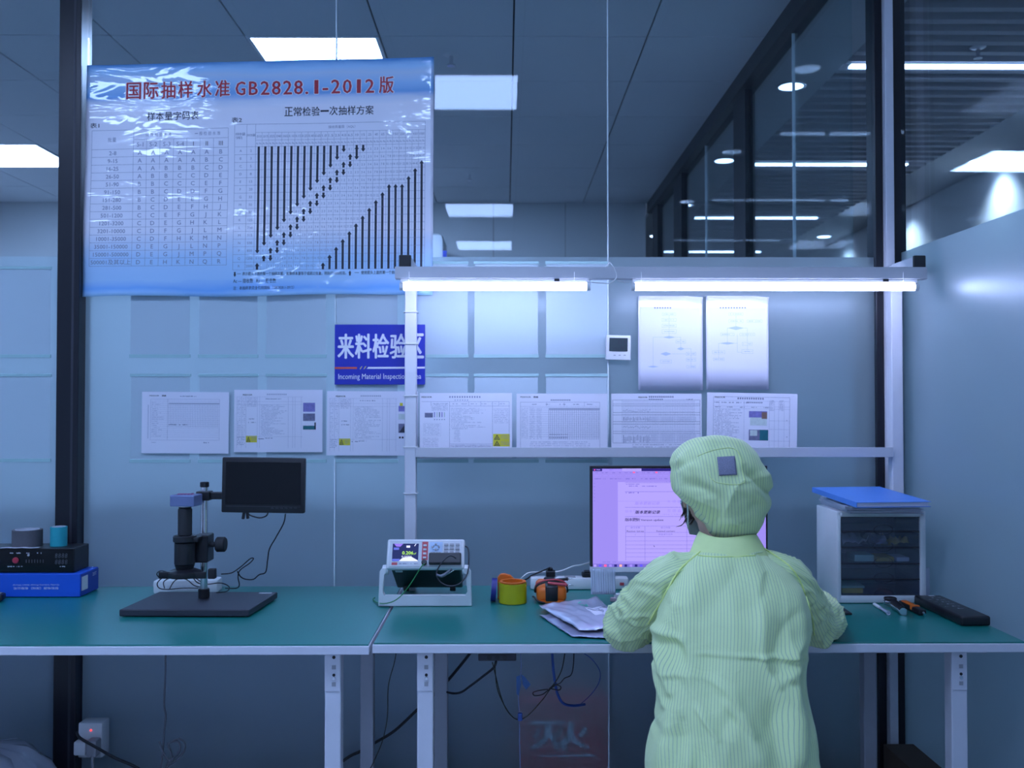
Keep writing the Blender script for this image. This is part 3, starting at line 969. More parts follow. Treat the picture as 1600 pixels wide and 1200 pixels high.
# acrylic pockets on the glass: top-left grid of seven by two, and two more left of the post
cols = [(203, 297), (310, 403), (415, 510), (525, 622), (637, 732), (740, 842), (852, 950)]
def pocket(x0, x1, y0, y1, label, group):
    Y = YG - .0065
    a, c = at(x0, y0, Y), at(x1, y1, Y)
    t = thing('acrylic_pocket', label, 'display pocket', ((a.x + c.x) / 2, Y, c.z), 0, group)
    b = MB(); b.add([(a.x + .003, Y + .003, c.z + .012), (c.x - .003, Y + .003, c.z + .012), (c.x - .003, Y + .003, a.z - .010), (a.x + .003, Y + .003, a.z - .010)], [(0, 1, 2, 3)]); b.build('insert_sheet', M['pocket'], t)
    b = MB(); b.box(a.x, c.x, Y, Y + .0045, c.z, c.z + .0115, .0006); b.build('bottom_edge', M['acrylic'], t)
    b = MB(); b.box(a.x, c.x, Y, Y + .0045, a.z - .0095, a.z, .0006); b.build('top_edge', M['acrylic'], t)
G1, G2 = 'upper row of pale pockets on the frosted glass', 'lower row of pale pockets on the frosted glass'
UP = ['pale square pocket on frosted glass, first of the upper row from the black post', 'pale square pocket on frosted glass, second of the upper row from the black post',
      'pale square pocket on frosted glass, upper row, left of the glass joint', 'pale square pocket on frosted glass, upper row, behind the blue sign',
      'bright square pocket on frosted glass, upper row, right of the white upright', 'bright square pocket on frosted glass, upper row, middle of the bright three',
      'bright square pocket on frosted glass, upper row, last one left of the hygrometer']
LO = ['pale pocket on frosted glass, lower row, behind the grid record sheet', 'pale pocket on frosted glass, lower row, behind the three photo sheet',
      'pale pocket on frosted glass, lower row, left of the glass joint above the small screen', 'pale pocket on frosted glass, lower row, below the blue sign',
      'pale pocket on frosted glass, lower row, behind the yellow label sheet', 'pale pocket on frosted glass, lower row, behind the dense grid check sheet',
      'pale pocket on frosted glass, lower row, last one below the hygrometer']
for (x0, x1), u, l in zip(cols, UP, LO):
    pocket(x0, x1, 408, 559, u, G1)
    pocket(x0, x1, 584, 723, l, G2)
pocket(-14, 79, 416, 559, 'pale square pocket on frosted glass at the left edge, upper one', G1)
pocket(-14, 79, 584, 722, 'pale square pocket on frosted glass at the left edge, lower one', G2)

# blue sign
M['sign_blue'] = mat('sign_blue', (0.012, 0.025, 0.40), 0.35, mottle=.03, coat=.3)
M['sign_white'] = mat('sign_white', (0.80, 0.80, 0.86), 0.5)
M['sign_red'] = mat('sign_red', (0.62, 0.10, 0.06), 0.5)
M['sign_gold'] = mat('sign_gold', (0.62, 0.55, 0.12), 0.5)
tl = at(523, 507, 3.260); br = at(664, 601, 3.260)
t = thing('wall_sign', 'blue area sign with white lettering, partly behind the white upright', 'sign', ((tl.x + br.x) / 2, 3.262, br.z))
b = MB(); b.box(tl.x, br.x, 3.260, 3.268, br.z, tl.z, .001); b.build('panel', M['sign_blue'], t)
fn = plane_fn(tl, (1, 0, .004), (0, 0, 1), (br.x - tl.x) / 141, .0006)
sh = Sheet(fn); Wt = ('lettering', M['sign_white'])
for k, ch in enumerate('来料检验区'): sh.text(Wt, ch, 17.5 + k * 27.2, 34, 38, width=24.5, bold=.022)
sh.text(Wt, 'Incoming Material Inspection Area', 6, 81, 8.6, width=129, align='l')
sh.rect(('red_bar', M['sign_red']), 0, 66.5, 35, 69.5); sh.rect(Wt, 52, 66.5, 141, 69.5)
sh.poly(Wt, [(50, 69.5), (53, 66.5), (53, 69.5)])
for x in (39, 45): sh.poly(('gold_mark', M['sign_gold']), [(x, 70), (x + 3, 65.5), (x + 4.5, 65.5), (x + 1.5, 70)])
sh.build(t)

# hygrometer
tl = at(947, 524, 3.25); br = at(986, 562, 3.25)
cx, cz, w = (tl.x + br.x) / 2, (tl.z + br.z) / 2, br.x - tl.x
t = thing('hygrometer', 'small square white hygrometer with a dark display, stuck on the glass joint', 'hygrometer', (cx, 3.262, br.z))
R = Matrix.Rotation(math.radians(1.2), 3, 'Y')
b = MB(); b.cbox((cx, 3.262, cz), (w, .019, w), .003, R=R); b.build('case', M['white_plastic'], t, smooth=40)
M['lcd'] = mat('lcd_grey', (0.045, 0.065, 0.075), 0.25)
b = MB(); b.cbox((cx, 3.2515, cz + .010), (w * .74, .003, w * .54), .0008, R=R); d = b.build('display', M['lcd'], t)
fn = plane_fn((cx - w * .37, 3.2498, cz + .010 + w * .27), (1, 0, 0), (0, 0, 1), .001, .0001)
sh = Sheet(fn)
sh.text(INKB, '23.8', 42, 14, 12, bold=.01); sh.text(INKB, '56', 44, 33, 11, bold=.01); sh.text(INKB, '10:28', 17, 36, 5)
sh.build(d)
for k in range(3):
    b = MB(); b.cbox((cx - .013 + k * .017, 3.252, cz - .026), (.007, .0025, .0025), .0006); b.build('button', M['grey_plastic'], t)

# ------------------------------------------------------------------ the big poster
M['red_print'] = mat('red_print', (0.45, 0.015, 0.035), 0.5)
def poster_mat():
    m, nt, b, out = nodes('laminated_poster')
    tc = nt.nodes.new('ShaderNodeTexCoord'); sep = nt.nodes.new('ShaderNodeSeparateXYZ')
    nt.links.new(tc.outputs['UV'], sep.inputs[0])
    def math_(op, a, bb, c=None):
        n = nt.nodes.new('ShaderNodeMath'); n.operation = op
        for i, v in enumerate((a, bb, c)):
            if v is None: continue
            if isinstance(v, (int, float)): n.inputs[i].default_value = v
            else: nt.links.new(v, n.inputs[i])
        return n.outputs[0]
    nz = nt.nodes.new('ShaderNodeTexNoise'); nz.inputs['Scale'].default_value = 3.0; nz.inputs['Detail'].default_value = 4
    mp = nt.nodes.new('ShaderNodeMapping'); mp.inputs['Scale'].default_value = (1.5, 3.5, 1)
    nt.links.new(tc.outputs['UV'], mp.inputs[0]); nt.links.new(mp.outputs[0], nz.inputs['Vector'])
    v = math_('MULTIPLY_ADD', nz.outputs['Fac'], .06, sep.outputs[1]); v = math_('SUBTRACT', v, .03)
    cr = nt.nodes.new('ShaderNodeValToRGB'); nt.links.new(v, cr.inputs[0])
    e = cr.color_ramp.elements
    W_, B_, S_ = (.84, .82, .90, 1), (.10, .33, .72, 1), (.30, .52, .80, 1)
    pts = [(0.0, (.36, .60, .85, 1)), (.03, (.16, .40, .82, 1)), (.07, (.36, .58, .84, 1)), (.16, (.42, .62, .86, 1)), (.28, W_), (.80, W_), (.835, (.66, .72, .86, 1)), (.86, (.16, .38, .74, 1)),
           (.90, (.30, .54, .84, 1)), (.94, (.50, .64, .84, 1)), (.97, (.36, .62, .90, 1)), (1.0, B_)]
    e[0].position, e[0].color = pts[0]; e[1].position, e[1].color = pts[-1]
    for p, c in pts[1:-1]:
        q = e.new(p); q.color = c
    nt.links.new(cr.outputs[0], b.inputs['Base Color'])
    b.inputs['Roughness'].default_value = .5
    b.inputs['Coat Weight'].default_value = 1.0
    b.inputs['Coat Roughness'].default_value = .04
    n2 = nt.nodes.new('ShaderNodeTexNoise'); n2.inputs['Scale'].default_value = 2.2; n2.inputs['Detail'].default_value = 3.5; n2.inputs['Distortion'].default_value = .8
    mp2 = nt.nodes.new('ShaderNodeMapping'); mp2.inputs['Scale'].default_value = (1.6, 4.0, 1); mp2.inputs['Rotation'].default_value = (0, 0, -.22)
    nt.links.new(tc.outputs['UV'], mp2.inputs[0]); nt.links.new(mp2.outputs[0], n2.inputs['Vector'])
    bp = nt.nodes.new('ShaderNodeBump'); bp.inputs['Strength'].default_value = 1.0; bp.inputs['Distance'].default_value = .010
    nt.links.new(n2.outputs['Fac'], bp.inputs['Height']); nt.links.new(bp.outputs['Normal'], b.inputs['Coat Normal'])
    return m
M['poster'] = poster_mat()
YP = 3.256
PC = [at(136, 102, YP), at(678, 89, YP), at(128, 464, YP), at(676, 460, YP)]     # tl tr bl br
PW, PH = 541.0, 366.0
def pfn(s, t, d=0.0):
    u, v = s / PW, t / PH
    p = (PC[0] * (1 - u) + PC[1] * u) * (1 - v) + (PC[2] * (1 - u) + PC[3] * u) * v
    wob = .0022 * math.sin(u * 9 + v * 4) * math.sin(v * 5 + 1) + .0015 * math.sin(u * 17 - v * 11)
    edge = max(0.0, v - .94) / .06
    return p + Vector((0, wob - .0005 * d - .006 * edge * (.5 + .5 * math.sin(u * 14)), .003 * edge * math.sin(u * 11)))
t = thing('wall_poster', 'large glossy sampling table poster with blue borders and red title', 'poster', ((PC[2].x + PC[3].x) / 2, YP, PC[2].z))
b = MB()
b.grid(lambda i, j: pfn(PW * i / 90, PH * j / 60, 0), 91, 61, uvfn=lambda i, j: (i / 90, 1 - j / 60))
b.build('poster_sheet', M['poster'], t, smooth=True, solid=.0006)
sh = Sheet(pfn)
RED = ('red_title', M['red_print']); HALO = ('title_outline', M['sign_white'])
KB = ('black_print', M['ink_black']); GB = ('table_print', M['ink'])
title = '国际抽样水准GB2828.1-2012版'
xs = [73, 100, 127, 154, 184, 212]
def both(s, x, y, h, w):
    sh.text(HALO, s, x, y, h, width=w * 1.06, bold=.042, d=1.0)
    sh.text(RED, s, x, y, h, width=w, bold=.018, d=1.6)
for k, ch in enumerate(title[:6]): both(ch, xs[k], 42, 26, 22)
for ch, x in zip(title[6:-1], (240, 260, 278, 295.5, 313, 330, 343, 358, 372, 388, 406, 424, 441)):
    both(ch, x, 42, 22, {'1': 5.4, '.': 4, '-': 8, 'G': 14.5}.get(ch, 13))
both(title[-1], 467, 41, 26, 22)
for k, ch in enumerate('样本量字码表'): sh.text(KB, ch, 101 + k * 13.6, 83, 13, width=12, bold=.012)
for k, ch in enumerate('正常检验一次抽样方案'): sh.text(KB, ch, 315 + k * 14.0, 80, 14, width=12.5, bold=.012)
sh.text(KB, '表1', 14, 96, 8, bold=.015); sh.text(KB, '表2', 235, 92, 8, bold=.015)
# table 1
T0, L0, L1, B1 = 104, 10, 222, 318
cx = [10, 75, 95.5, 116, 137, 157.5, 178, 199, 222]
rows_t = [119, 134] + [134 + (B1 - 134) * k / 15 for k in range(1, 16)]
sh.hline(GB, L0, L1, T0, .5, 10)
for tt in rows_t[1:]: sh.hline(GB, L0, L1, tt, .45, 10)
sh.hline(GB, cx[1], L1, 119, .45, 8)
for k, x in enumerate(cx):
    sh.vline(GB, x, T0 if k in (0, 1, 8) else 119, B1, .45, 12)
for k, ch in enumerate('批量'): sh.text(GB, ch, 38 + 7 * k, 119, 7, width=6)
for k, ch in enumerate('特殊检验水准'): sh.text(GB, ch, 96 + k * 7, 112, 6, width=5)
for k, ch in enumerate('一般检验水准'): sh.text(GB, ch, 172 + k * 7, 111.5, 6, width=5)
for k, s in enumerate(('S-1', 'S-2', 'S-3', 'S-4', 'I', 'II', 'III')):
    sh.text(GB if k < 4 else KB, s, (cx[k + 1] + cx[k + 2]) / 2, 127, 7, bold=.0)
lots = ['2-8', '9-15', '16-25', '26-50', '51-90', '91-150', '151-280', '281-500', '501-1200', '1201-3200', '3201-10000', '10001-35000', '35001-150000', '150001-500000', '500001及其以上']
codes = 'AAAAAAB AAAAABC AABBBCD ABBCCDE BBCCCEF BBCDDFG BCDEEGH BCDEFHJ CCEFGJK CDEGHKL CDFGJLM CDFHKMN DEGJLNP DEGJMPQ DEHKNQR'.split()
for k in range(15):
    y = (rows_t[k + 1] + rows_t[k + 2]) / 2
    sh.text(GB, lots[k], 43, y, 6.4, bold=.006)
    for q, ch in enumerate(codes[k]): sh.text(GB, ch, (cx[q + 1] + cx[q + 2]) / 2, y, 6.8, bold=.006)
# table 2
TA, LA, LB, BA = 99, 232, 528, 326
cw = (LB - 264.5) / 26
c0 = 264.5
hd = [112, 128, 134]
rt = [134 + (BA - 134) * k / 16 for k in range(17)]
sh.hline(GB, LA, LB, TA, .5, 10)
sh.hline(GB, c0, LB, 112, .4, 10); sh.hline(GB, c0, LB, 124, .4, 10)
for tt in rt: sh.hline(GB, LA, LB, tt, .4, 10)
for x in (LA, 251, c0, LB): sh.vline(GB, x, TA, BA, .45, 12)
for k in range(1, 26): sh.vline(GB, c0 + cw * k, 112, BA, .35, 12)
sh.text(GB, '接收质量限（AQL）', 398, 105, 5, width=42)
for k, ch in enumerate('样本量字码'): sh.text(GB, ch, 236 + (k % 3) * 5, 114 + 6 * (k // 3), 4.5)
for k, ch in enumerate('样本量'): sh.text(GB, ch, 253 + k * 4.5, 116, 4)
aql = '.010 .015 .025 .040 .065 0.10 0.15 0.25 0.40 0.65 1.0 1.5 2.5 4.0 6.5 10 15 25 40 65 100 150 250 400 650 1000'.split()
for k, s in enumerate(aql):
    sh.text(GB, s, c0 + cw * (k + .5), 118, 3.8, width=min(8.5, 2.4 * len(s)))
    sh.text(GB, 'Ac Re', c0 + cw * (k + .5), 129, 3.4, width=8.6)
for k, (ch, n) in enumerate(zip('ABCDEFGHJKLMNPQR', (2, 3, 5, 8, 13, 20, 32, 50, 80, 125, 200, 315, 500, 800, 1250, 2000))):
    y = (rt[k] + rt[k + 1]) / 2
    sh.text(GB, ch, 241.5, y, 4); sh.text(GB, str(n), 257.5, y, 4)
def arrow(c, r0, r1, down):
    x = c0 + cw * (c + .5)
    a, z = rt[r0] + 1.2, rt[r1 + 1] - 1.2
    if not down and r1 == 15: z = BA - .3
    if down and r0 == 0: a = rt[0] - .2
    if down:
        sh.rect(KB, x - 1.75, a, x + 1.75, z - 3.5, 1.2, 12); sh.poly(KB, [(x - 3.7, z - 5.2), (x, z), (x + 3.7, z - 5.2)], 1.4)
    else:
        sh.rect(KB, x - 1.75, a + 3.5, x + 1.75, z, 1.2, 12); sh.poly(KB, [(x - 3.7, a + 5.2), (x + 3.7, a + 5.2), (x, a)], 1.4)
seq = ['1 2', '2 3', '3 4', '5 6', '7 8', '10 11', '14 15', '21 22', '30 31', '44 45']
for j in range(26):
    if 13 - j >= 0: arrow(j, 0, 13 - j, True)
    if 0 <= 14 - j: sh.text(GB, '0 1', c0 + cw * (j + .5), (rt[14 - j] + rt[15 - j]) / 2, 3.6)
    if 0 <= 15 - j: arrow(j, 15 - j, 15 - j, False)
    if j == 15: arrow(j, 0, 1, True)
    elif j >= 2 and 0 <= 16 - j <= 15: arrow(j, 16 - j, 16 - j, True)
    last = 24 - j if j < 20 else {20: 4, 21: 4, 22: 4, 23: 3, 24: 2, 25: 1}[j]
    for q in range(10):
        r = 17 - j + q
        if 0 <= r <= min(15, last): sh.text(GB, seq[q], c0 + cw * (j + .5), (rt[r] + rt[r + 1]) / 2, 3.6, width=min(8.6, 1.8 * len(seq[q])))
    if last + 1 <= 15: arrow(j, last + 1, 15, False)
# foot notes
sh.rect(KB, 234, 329, 236.6, 334); sh.poly(KB, [(233, 333), (235.3, 337), (237.6, 333)])
sh.text(KB, '表示箭头下面的第一个抽样方案，如果样本量等于或超过批量，则执行100%检验。', 247, 332, 5.6, width=160, align='l', bold=.012)
sh.hline(KB, 239, 245, 332, .6); sh.hline(KB, 420, 427, 331.5, .6)
sh.rect(KB, 411.5, 331, 414, 336); sh.poly(KB, [(410.5, 332), (412.8, 328), (415, 332)])
sh.text(KB, '使用箭头上面的第一个抽样方案', 430, 331.5, 5.6, width=66, align='l', bold=.012)
sh.text(KB, 'Ac — 接收数   Re — 拒收数', 233, 343, 5.4, width=66, align='l', bold=.012)
sh.text(KB, '注：本抽样表完全引用国标（GB2828.1-2012）', 233, 353.5, 5.6, width=94, align='l', bold=.012)
sh.build(t)
# ------------------------------------------------------------------ left end of the bench
M['dark_slate'] = mat('dark_slate_top', (0.10, 0.12, 0.16), 0.5)
M['slate_blue'] = mat('added_cabinet_slate_blue', (0.19, 0.20, 0.31), 0.6)
M['box_blue'] = mat('box_blue', (0.010, 0.10, 0.62), 0.45, mottle=.04)
M['box_blue_end'] = mat('box_blue_end', (0.012, 0.05, 0.36), 0.45, mottle=.04)
M['label_white'] = mat('label_paper', (0.66, 0.68, 0.72), 0.7, mottle=.15, scale=200)
M['teal'] = mat('teal_tape', (0.02, 0.36, 0.42), 0.5)
M['tape_grey'] = mat('tape_grey', (0.10, 0.095, 0.11), 0.55, mottle=.15, scale=200)
M['led_red'] = emissive('red_led', (1.0, 0.05, 0.06), 1.6)
t = thing('carton', 'flat bright blue carton with white print, under the black instrument', 'carton', (-1.5340, 3.15, TZ))
b = MB(); b.box(-1.7540, -1.3580, 3.085, 3.222, TZ, TZ + .073, .002); bx = b.build('carton_body', M['box_blue'], t)
b = MB(); b.box(-1.3578, -1.3562, 3.088, 3.219, TZ + .003, TZ + .070); b.build('end_flap', M['box_blue_end'], t)
b = MB(); b.box(-1.3560, -1.3548, 3.092, 3.135, TZ + .018, TZ + .062); b.build('label', M['label_white'], t)
fn = plane_fn((-1.5940, 3.0845, TZ + .073), (1, 0, 0), (0, 0, 1), .001, .0003)
sh = Sheet(fn); Wt = ('white_print', M['sign_white'])
sh.text(Wt, 'Quality Industry Power Smart World', 97, 35, 4.2, width=146, flip=True)
sh.text(Wt, '智能电源（深圳）有限公司', 97, 45, 8, width=142, flip=True)
sh.build(bx)
fn = plane_fn((-1.3546, 3.10, TZ + .073), (0, 1, 0), (0, 0, 1), .001, .0002)
sh = Sheet(fn)
for k in range(3): sh.scribble(Wt, 70, 100, 12 + k * 4, 2.5)
sh.build(bx)

t = thing('test_instrument', 'black bench instrument with dark digit display, on the blue carton', 'instrument', (-1.5440, 3.16, TZ + .073))
b = MB(); b.box(-1.7140, -1.3860, 3.105, 3.215, TZ + .074, TZ + .152, .003); bd = b.build('housing', M['black'], t)
b = MB(); b.box(-1.7120, -1.3880, 3.1025, 3.105, TZ + .077, TZ + .150); b.build('front_panel', M['black_gloss'], t)
M['seg_off'] = mat('unlit_digits', (0.10, 0.10, 0.12), 0.4)
fn = plane_fn((-1.6340, 3.1020, TZ + .152), (1, 0, 0), (0, 0, 1), .001, .0003)
sh = Sheet(fn); Sg = ('digit_segments', M['seg_off']); Wp = ('panel_print', M['label_white'])
for r in range(2):
    for k in range(4): sh.text(Sg, '8', 192 + k * 10.5, 23 + r * 20, 15, width=8, skew=.12)
for x in (40, 64, 92, 130): sh.scribble(Wp, x, x + 14, 15, 4)
for x in (36, 62, 198): sh.scribble(Wp, x, x + 22, 58, 4)
for k in range(7): sh.rect(Sg, 95 + k * 9, 36, 97 + k * 9, 46)
sh.build(bd)
b = MB(); b.cyl((-1.5710, 3.1022, TZ + .114), (-1.5710, 3.096, TZ + .114), .010, n=18, bev=.002)
M['red_btn'] = mat('red_button', (0.50, 0.03, 0.06), 0.35); b.build('red_button', M['red_btn'], t, smooth=40)
b = MB(); b.cyl((-1.5270, 3.1022, TZ + .130), (-1.5270, 3.093, TZ + .132), .004, n=10); b.build('toggle', M['chrome'], t, smooth=40)

def tape_roll(name, label, c, r, rin, h, m, core, n=36):
    t = thing(name, label, 'tape roll', c)
    T = Matrix.Translation(c)
    b = MB(); b.lathe([(rin + .003, 0), (r, 0), (r, h), (rin + .003, h)], T, n, closed=True); b.build('tape', m, t, smooth=40)
    b = MB(); b.lathe([(rin, -.0004), (rin + .0028, -.0004), (rin + .0028, h + .001), (rin, h + .001)], T, n, closed=True); b.build('core', core, t, smooth=40)
    return t
M['core_white'] = mat('white_card_core', (0.55, 0.58, 0.65), 0.7)
zt = TZ + .1525
tape_roll('tape_roll', 'wide dark grey tape roll lying on the black instrument', (-1.5640, 3.160, zt), .046, .034, .053, M['tape_grey'], M['core_white'])
tape_roll('tape_roll', 'small teal tape roll standing on the black instrument beside the post', (-1.4610, 3.158, zt), .026, .018, .062, M['teal'], M['core_white'])
b = MB(); b.grid(lambda i, j: Vector((-1.6240 + .125 * i / 10, 3.098 + .016 * j, zt + .0006 + .0015 * math.sin(i * .8) ** 2)), 11, 2)
tag(b.build('paper_strip', M['paper'], None, solid=.0004), 'creased white paper strip on the front edge of the black instrument', 'paper')
t = thing('remote_control', 'black device end at the left frame edge, before the blue carton', 'remote control', (-1.6540, 3.0, TZ))
b = MB(); b.cbox((-1.6360, 3.02, TZ + .011), (.13, .05, .02), .006, rz=.25); b.build('case', M['black'], t, smooth=40)
b = MB(); b.cbox((-1.6290, 3.02, TZ + .0222), (.10, .03, .002), .0008, rz=.25); b.build('keypad', M['grey_plastic'], t)

# ------------------------------------------------------------------ digital microscope
MX, MY = -.926, 2.965
mic = t = thing('digital_microscope', 'black digital microscope with its own small dark screen, on a flat stand', 'microscope', (-.93, 2.93, TZ))
b = MB()
o4 = [(-1.118, 2.800), (-.742, 2.792), (-.722, 3.055), (-1.098, 3.063)]
b.prism(o4, .020, Matrix.Translation((0, 0, TZ + .001)), bev=.003); b.build('base_plate', M['dark_navy'], t)
q = at(414, 925, 3.03)
b = MB(); b.box(-.775, -.735, 3.030, 3.042, TZ + .0212, TZ + .0216); b.build('base_label', M['label_white'], t)
b = MB(); b.cyl((MX, MY, TZ + .021), (MX, MY, TZ + .050), .017, n=24, bev=.002); b.build('column_foot', M['black'], t, smooth=40)
b = MB(); b.cyl((MX, MY, TZ + .050), (MX, MY, 1.122), .0108, n=24); cl = b.build('column', M['chrome'], t, smooth=40)
b = MB(); b.cyl((MX, MY, 1.110), (MX, MY, 1.126), .0135, n=24, bev=.002); b.build('column_cap', M['black'], cl, smooth=40)
# focus block, knobs
def P(px, py, Y): return at(px, py, Y)
b = MB(); b.box(MX - .020, MX + .024, MY - .045, MY + .022, .885, .968, .004); b.build('focus_block', M['black'], t)
b = MB(); k0 = Vector((MX + .024, MY - .012, .936)); b.cyl(k0, k0 + Vector((.018, 0, 0)), .008, n=14); b.cyl(k0 + Vector((.016, 0, 0)), k0 + Vector((.046, 0, 0)), .023, n=26, bev=.004); b.build('focus_knob', M['black_soft'], t, smooth=40)
OX, OY = -.962, 2.895
b = MB(); b.cyl((OX, OY, .884), (OX, OY, .952), .030, n=28, bev=.003); b.cyl((OX, OY, .864), (OX, OY, .884), .022, .029, n=28); b.build('objective', M['black'], t, smooth=40)
b = MB(); b.cyl((OX, OY, .952), (OX, OY, .972), .034, n=28, bev=.003); b.box(OX, MX + .008, OY - .016, MY - .040, .953, .967, .003); b.build('lens_holder', M['black'], t, smooth=40)
b = MB(); b.cyl((OX, OY, .972), (OX, OY, 1.052), .0205, n=28, bev=.002); b.cyl((OX, OY, 1.052), (OX, OY, 1.060), .017, .021, n=28); b.build('lens_tube', M['black_soft'], t, smooth=40)
M['cam_blue'] = mat('blue_grey_anodised', (0.17, 0.21, 0.38), 0.4, metal=.3)
b = MB(); b.cbox((OX + .002, OY + .004, 1.077), (.076, .060, .034), .003, rz=-.12); cm = b.build('camera_head', M['cam_blue'], t)
b = MB(); b.cyl((OX, OY, 1.0585), (OX, OY, 1.0605), .024, n=24); b.build('mount_ring', M['chrome'], cm, smooth=40)
b = MB()
for k in range(5): b.cbox((OX - .02 + k * .010, OY + .004, 1.0952), (.006, .014, .002), .0006)
M['pink'] = mat('pink_marks', (0.45, 0.06, 0.22), 0.5)
b.build('button_row', M['pink'], cm)
b = MB(); b.lathe([(.024, .849), (.050, .849), (.052, .854), (.050, .864), (.030, .872), (.024, .872)], Matrix.Translation((OX, OY, 0)), 36, closed=True); b.box(OX - .068, OX + .072, OY - .030, OY - .022, .847, .867, .002); rl = b.build('ring_light', M['black'], t, smooth=40)
b = MB(); b.cbox((OX + .082, OY + .002, .857), (.022, .020, .030), .003); b.build('dimmer', M['black_soft'], rl)
# monitor arm and screen
b = MB(); b.box(MX - .021, MX + .021, MY - .020, MY + .020, 1.070, 1.098, .003); b.box(MX + .020, MX + .075, MY - .010, MY + .010, 1.073, 1.095, .003); ar = b.build('screen_arm', M['black'], t)
b = MB(); b.cyl((MX - .021, MY, 1.084), (MX - .034, MY, 1.084), .003, n=8); b.cyl((MX - .032, MY, 1.084), (MX - .042, MY, 1.084), .008, n=14, bev=.002); b.build('clamp_knob', M['black'], ar, smooth=40)
YM = 2.935
a, c = at(346.5, 715, YM), at(476, 801.5, YM)
R = Matrix.Rotation(math.radians(.8), 3, 'Y')
mc = Vector(((a.x + c.x) / 2, YM, (a.z + c.z) / 2)); mw, mh = c.x - a.x, a.z - c.z
b = MB(); b.cbox(mc + Vector((0, .010, 0)), (mw, .020, mh), .004, R=R); sc = b.build('screen_housing', M['black'], t, smooth=40)
b = MB(); b.cbox(mc + Vector((0, -.0006, .006)), (mw * .90, .002, mh * .76), .0005, R=R); b.build('display', M['black_gloss'], sc)
b = MB(); b.cbox(mc + Vector((0, -.0006, -mh * .385)), (mw * .89, .0016, .002), .0003, R=R); b.build('trim_line', M['dark_navy'], sc)
for k in range(6):
    b = MB(); b.cbox(mc + Vector((.028 + k * .014, -.0008, -mh * .415)), (.008, .002, .003), .0006, R=R); b.build('menu_button', M['dark_navy'], sc)
b = MB(); b.box(mc.x - .07, mc.x + .02, YM + .020, YM + .032, mc.z - .04, mc.z + .05, .003); b.build('mount_plate', M['black'], sc)
b = MB(); b.cbox((mc.x - .062, YM + .012, mc.z - mh / 2 - .008), (.008, .012, .024), .002, R=Matrix.Rotation(.15, 3, 'Y')); b.cbox((mc.x - .050, YM + .012, mc.z - mh / 2 - .008), (.008, .012, .022), .002, R=Matrix.Rotation(-.1, 3, 'Y')); b.build('plug', M['black'], sc)
K = M['black_soft']
def pxs(L): return [at(*q) for q in L]
cord('screen_cable', 'short black cable looping under the small microscope screen', pxs([(385, 801, 2.945), (393, 806, 2.94), (406, 809, 2.94), (416, 806, 2.94), (419, 800, 2.945)]), .0022, K, parent=mic)
cord('screen_cable', 'long thin black cable hanging from the small microscope screen to the bench', pxs([(446, 803, 2.945), (443, 818, 2.96), (431, 840, 3.0), (421, 858, 3.05), (418, 876, 3.08), (415, 894, 3.10), (405, 898, 3.12), (396, 905, 3.13), (384, 905, 3.13), (376, 901, 3.12), (371, 893, 3.1)]), .0020, K, parent=mic)
cord('light_cable', 'black doubled cable end sticking up right of the microscope', pxs([(346, 897, 2.95), (362, 895, 3.0), (377, 885, 3.03), (391, 873, 3.05), (396, 873, 3.05), (390, 880, 3.05), (375, 891, 3.03), (372, 902, 3.05), (374, 914, 3.08), (369, 919, 3.08), (352, 919, 3.08)]), .0018, K, parent=mic)
loops = [
    ([(268, 896, 2.96), (252, 892, 3.0), (245, 897, 3.05), (252, 903, 3.08), (268, 899, 3.06), (280, 890, 3.0), (289, 872, 2.95)], 'thin black cable curling left of the ring light'),
    ([(271, 893, 2.93), (255, 902, 2.99), (246, 911, 3.02), (249, 919, 3.04), (262, 921, 3.05), (285, 919, 3.05), (310, 919, 3.06)], 'thin black cable arching low at the left behind the stand'),
    ([(257, 919, 3.08), (256, 909, 3.10), (268, 903, 3.11), (290, 905, 3.11), (304, 915, 3.10), (318, 918, 3.08)], 'thin black cable lying across the white adapter, left loop'),
    ([(265, 920, 3.09), (275, 906, 3.12), (298, 901, 3.12), (315, 910, 3.11), (322, 918, 3.09)], 'thin black cable lying across the white adapter, right loop'),
    ([(300, 899, 2.93), (308, 910, 2.99), (322, 913, 3.0), (345, 911, 3.02), (358, 917, 3.03), (354, 924, 3.02), (338, 926, 3.0)], 'thin black cable looping around the column foot'),
]
for pts, l in loops: cord('loose_cable', l, pxs(pts), .0017, K, parent=mic)
t = thing('power_adapter', 'white box shaped adapter behind the microscope cables', 'adapter', (-1.03, 3.16, TZ))
b = MB(); b.cbox((-1.04, 3.165, TZ + .022), (.205, .07, .042), .006, rz=.05); b.build('case', M['white_plastic'], t, smooth=40)
b = MB(); b.cbox((-1.035, 3.128, TZ + .019), (.12, .002, .018), .0004, rz=.05); b.build('label', M['label_white'], t)

# ------------------------------------------------------------------ bench meter on its handle
M['meter_face'] = mat('meter_face', (0.60, 0.62, 0.66), 0.4)
M['meter_body'] = mat('dark_green_grey_metal', (0.012, 0.028, 0.028), 0.45)
M['red_key'] = mat('red_panel', (0.55, 0.07, 0.09), 0.45)
M['pad_blue'] = mat('pale_blue_panel', (0.42, 0.55, 0.74), 0.45)
tilt = math.radians(27)
A0 = Vector((-.245, 2.930, .866))
bk, up_ = Vector((0, math.cos(tilt), -math.sin(tilt))), Vector((0, math.sin(tilt), math.cos(tilt)))
RM = Matrix(((1, 0, 0), (0, bk.y, up_.y), (0, bk.z, up_.z)))
met = t = thing('bench_meter', 'grey and white bench meter with lit display, tilted on its handle', 'meter', (-.245, 3.03, TZ))
def loc(x, y, z): return A0 + Vector((x, 0, 0)) + bk * y + up_ * z
b = MB(); b.cbox(loc(0, .118, .046), (.212, .205, .084), .004, R=RM); b.build('body', M['meter_body'], t)
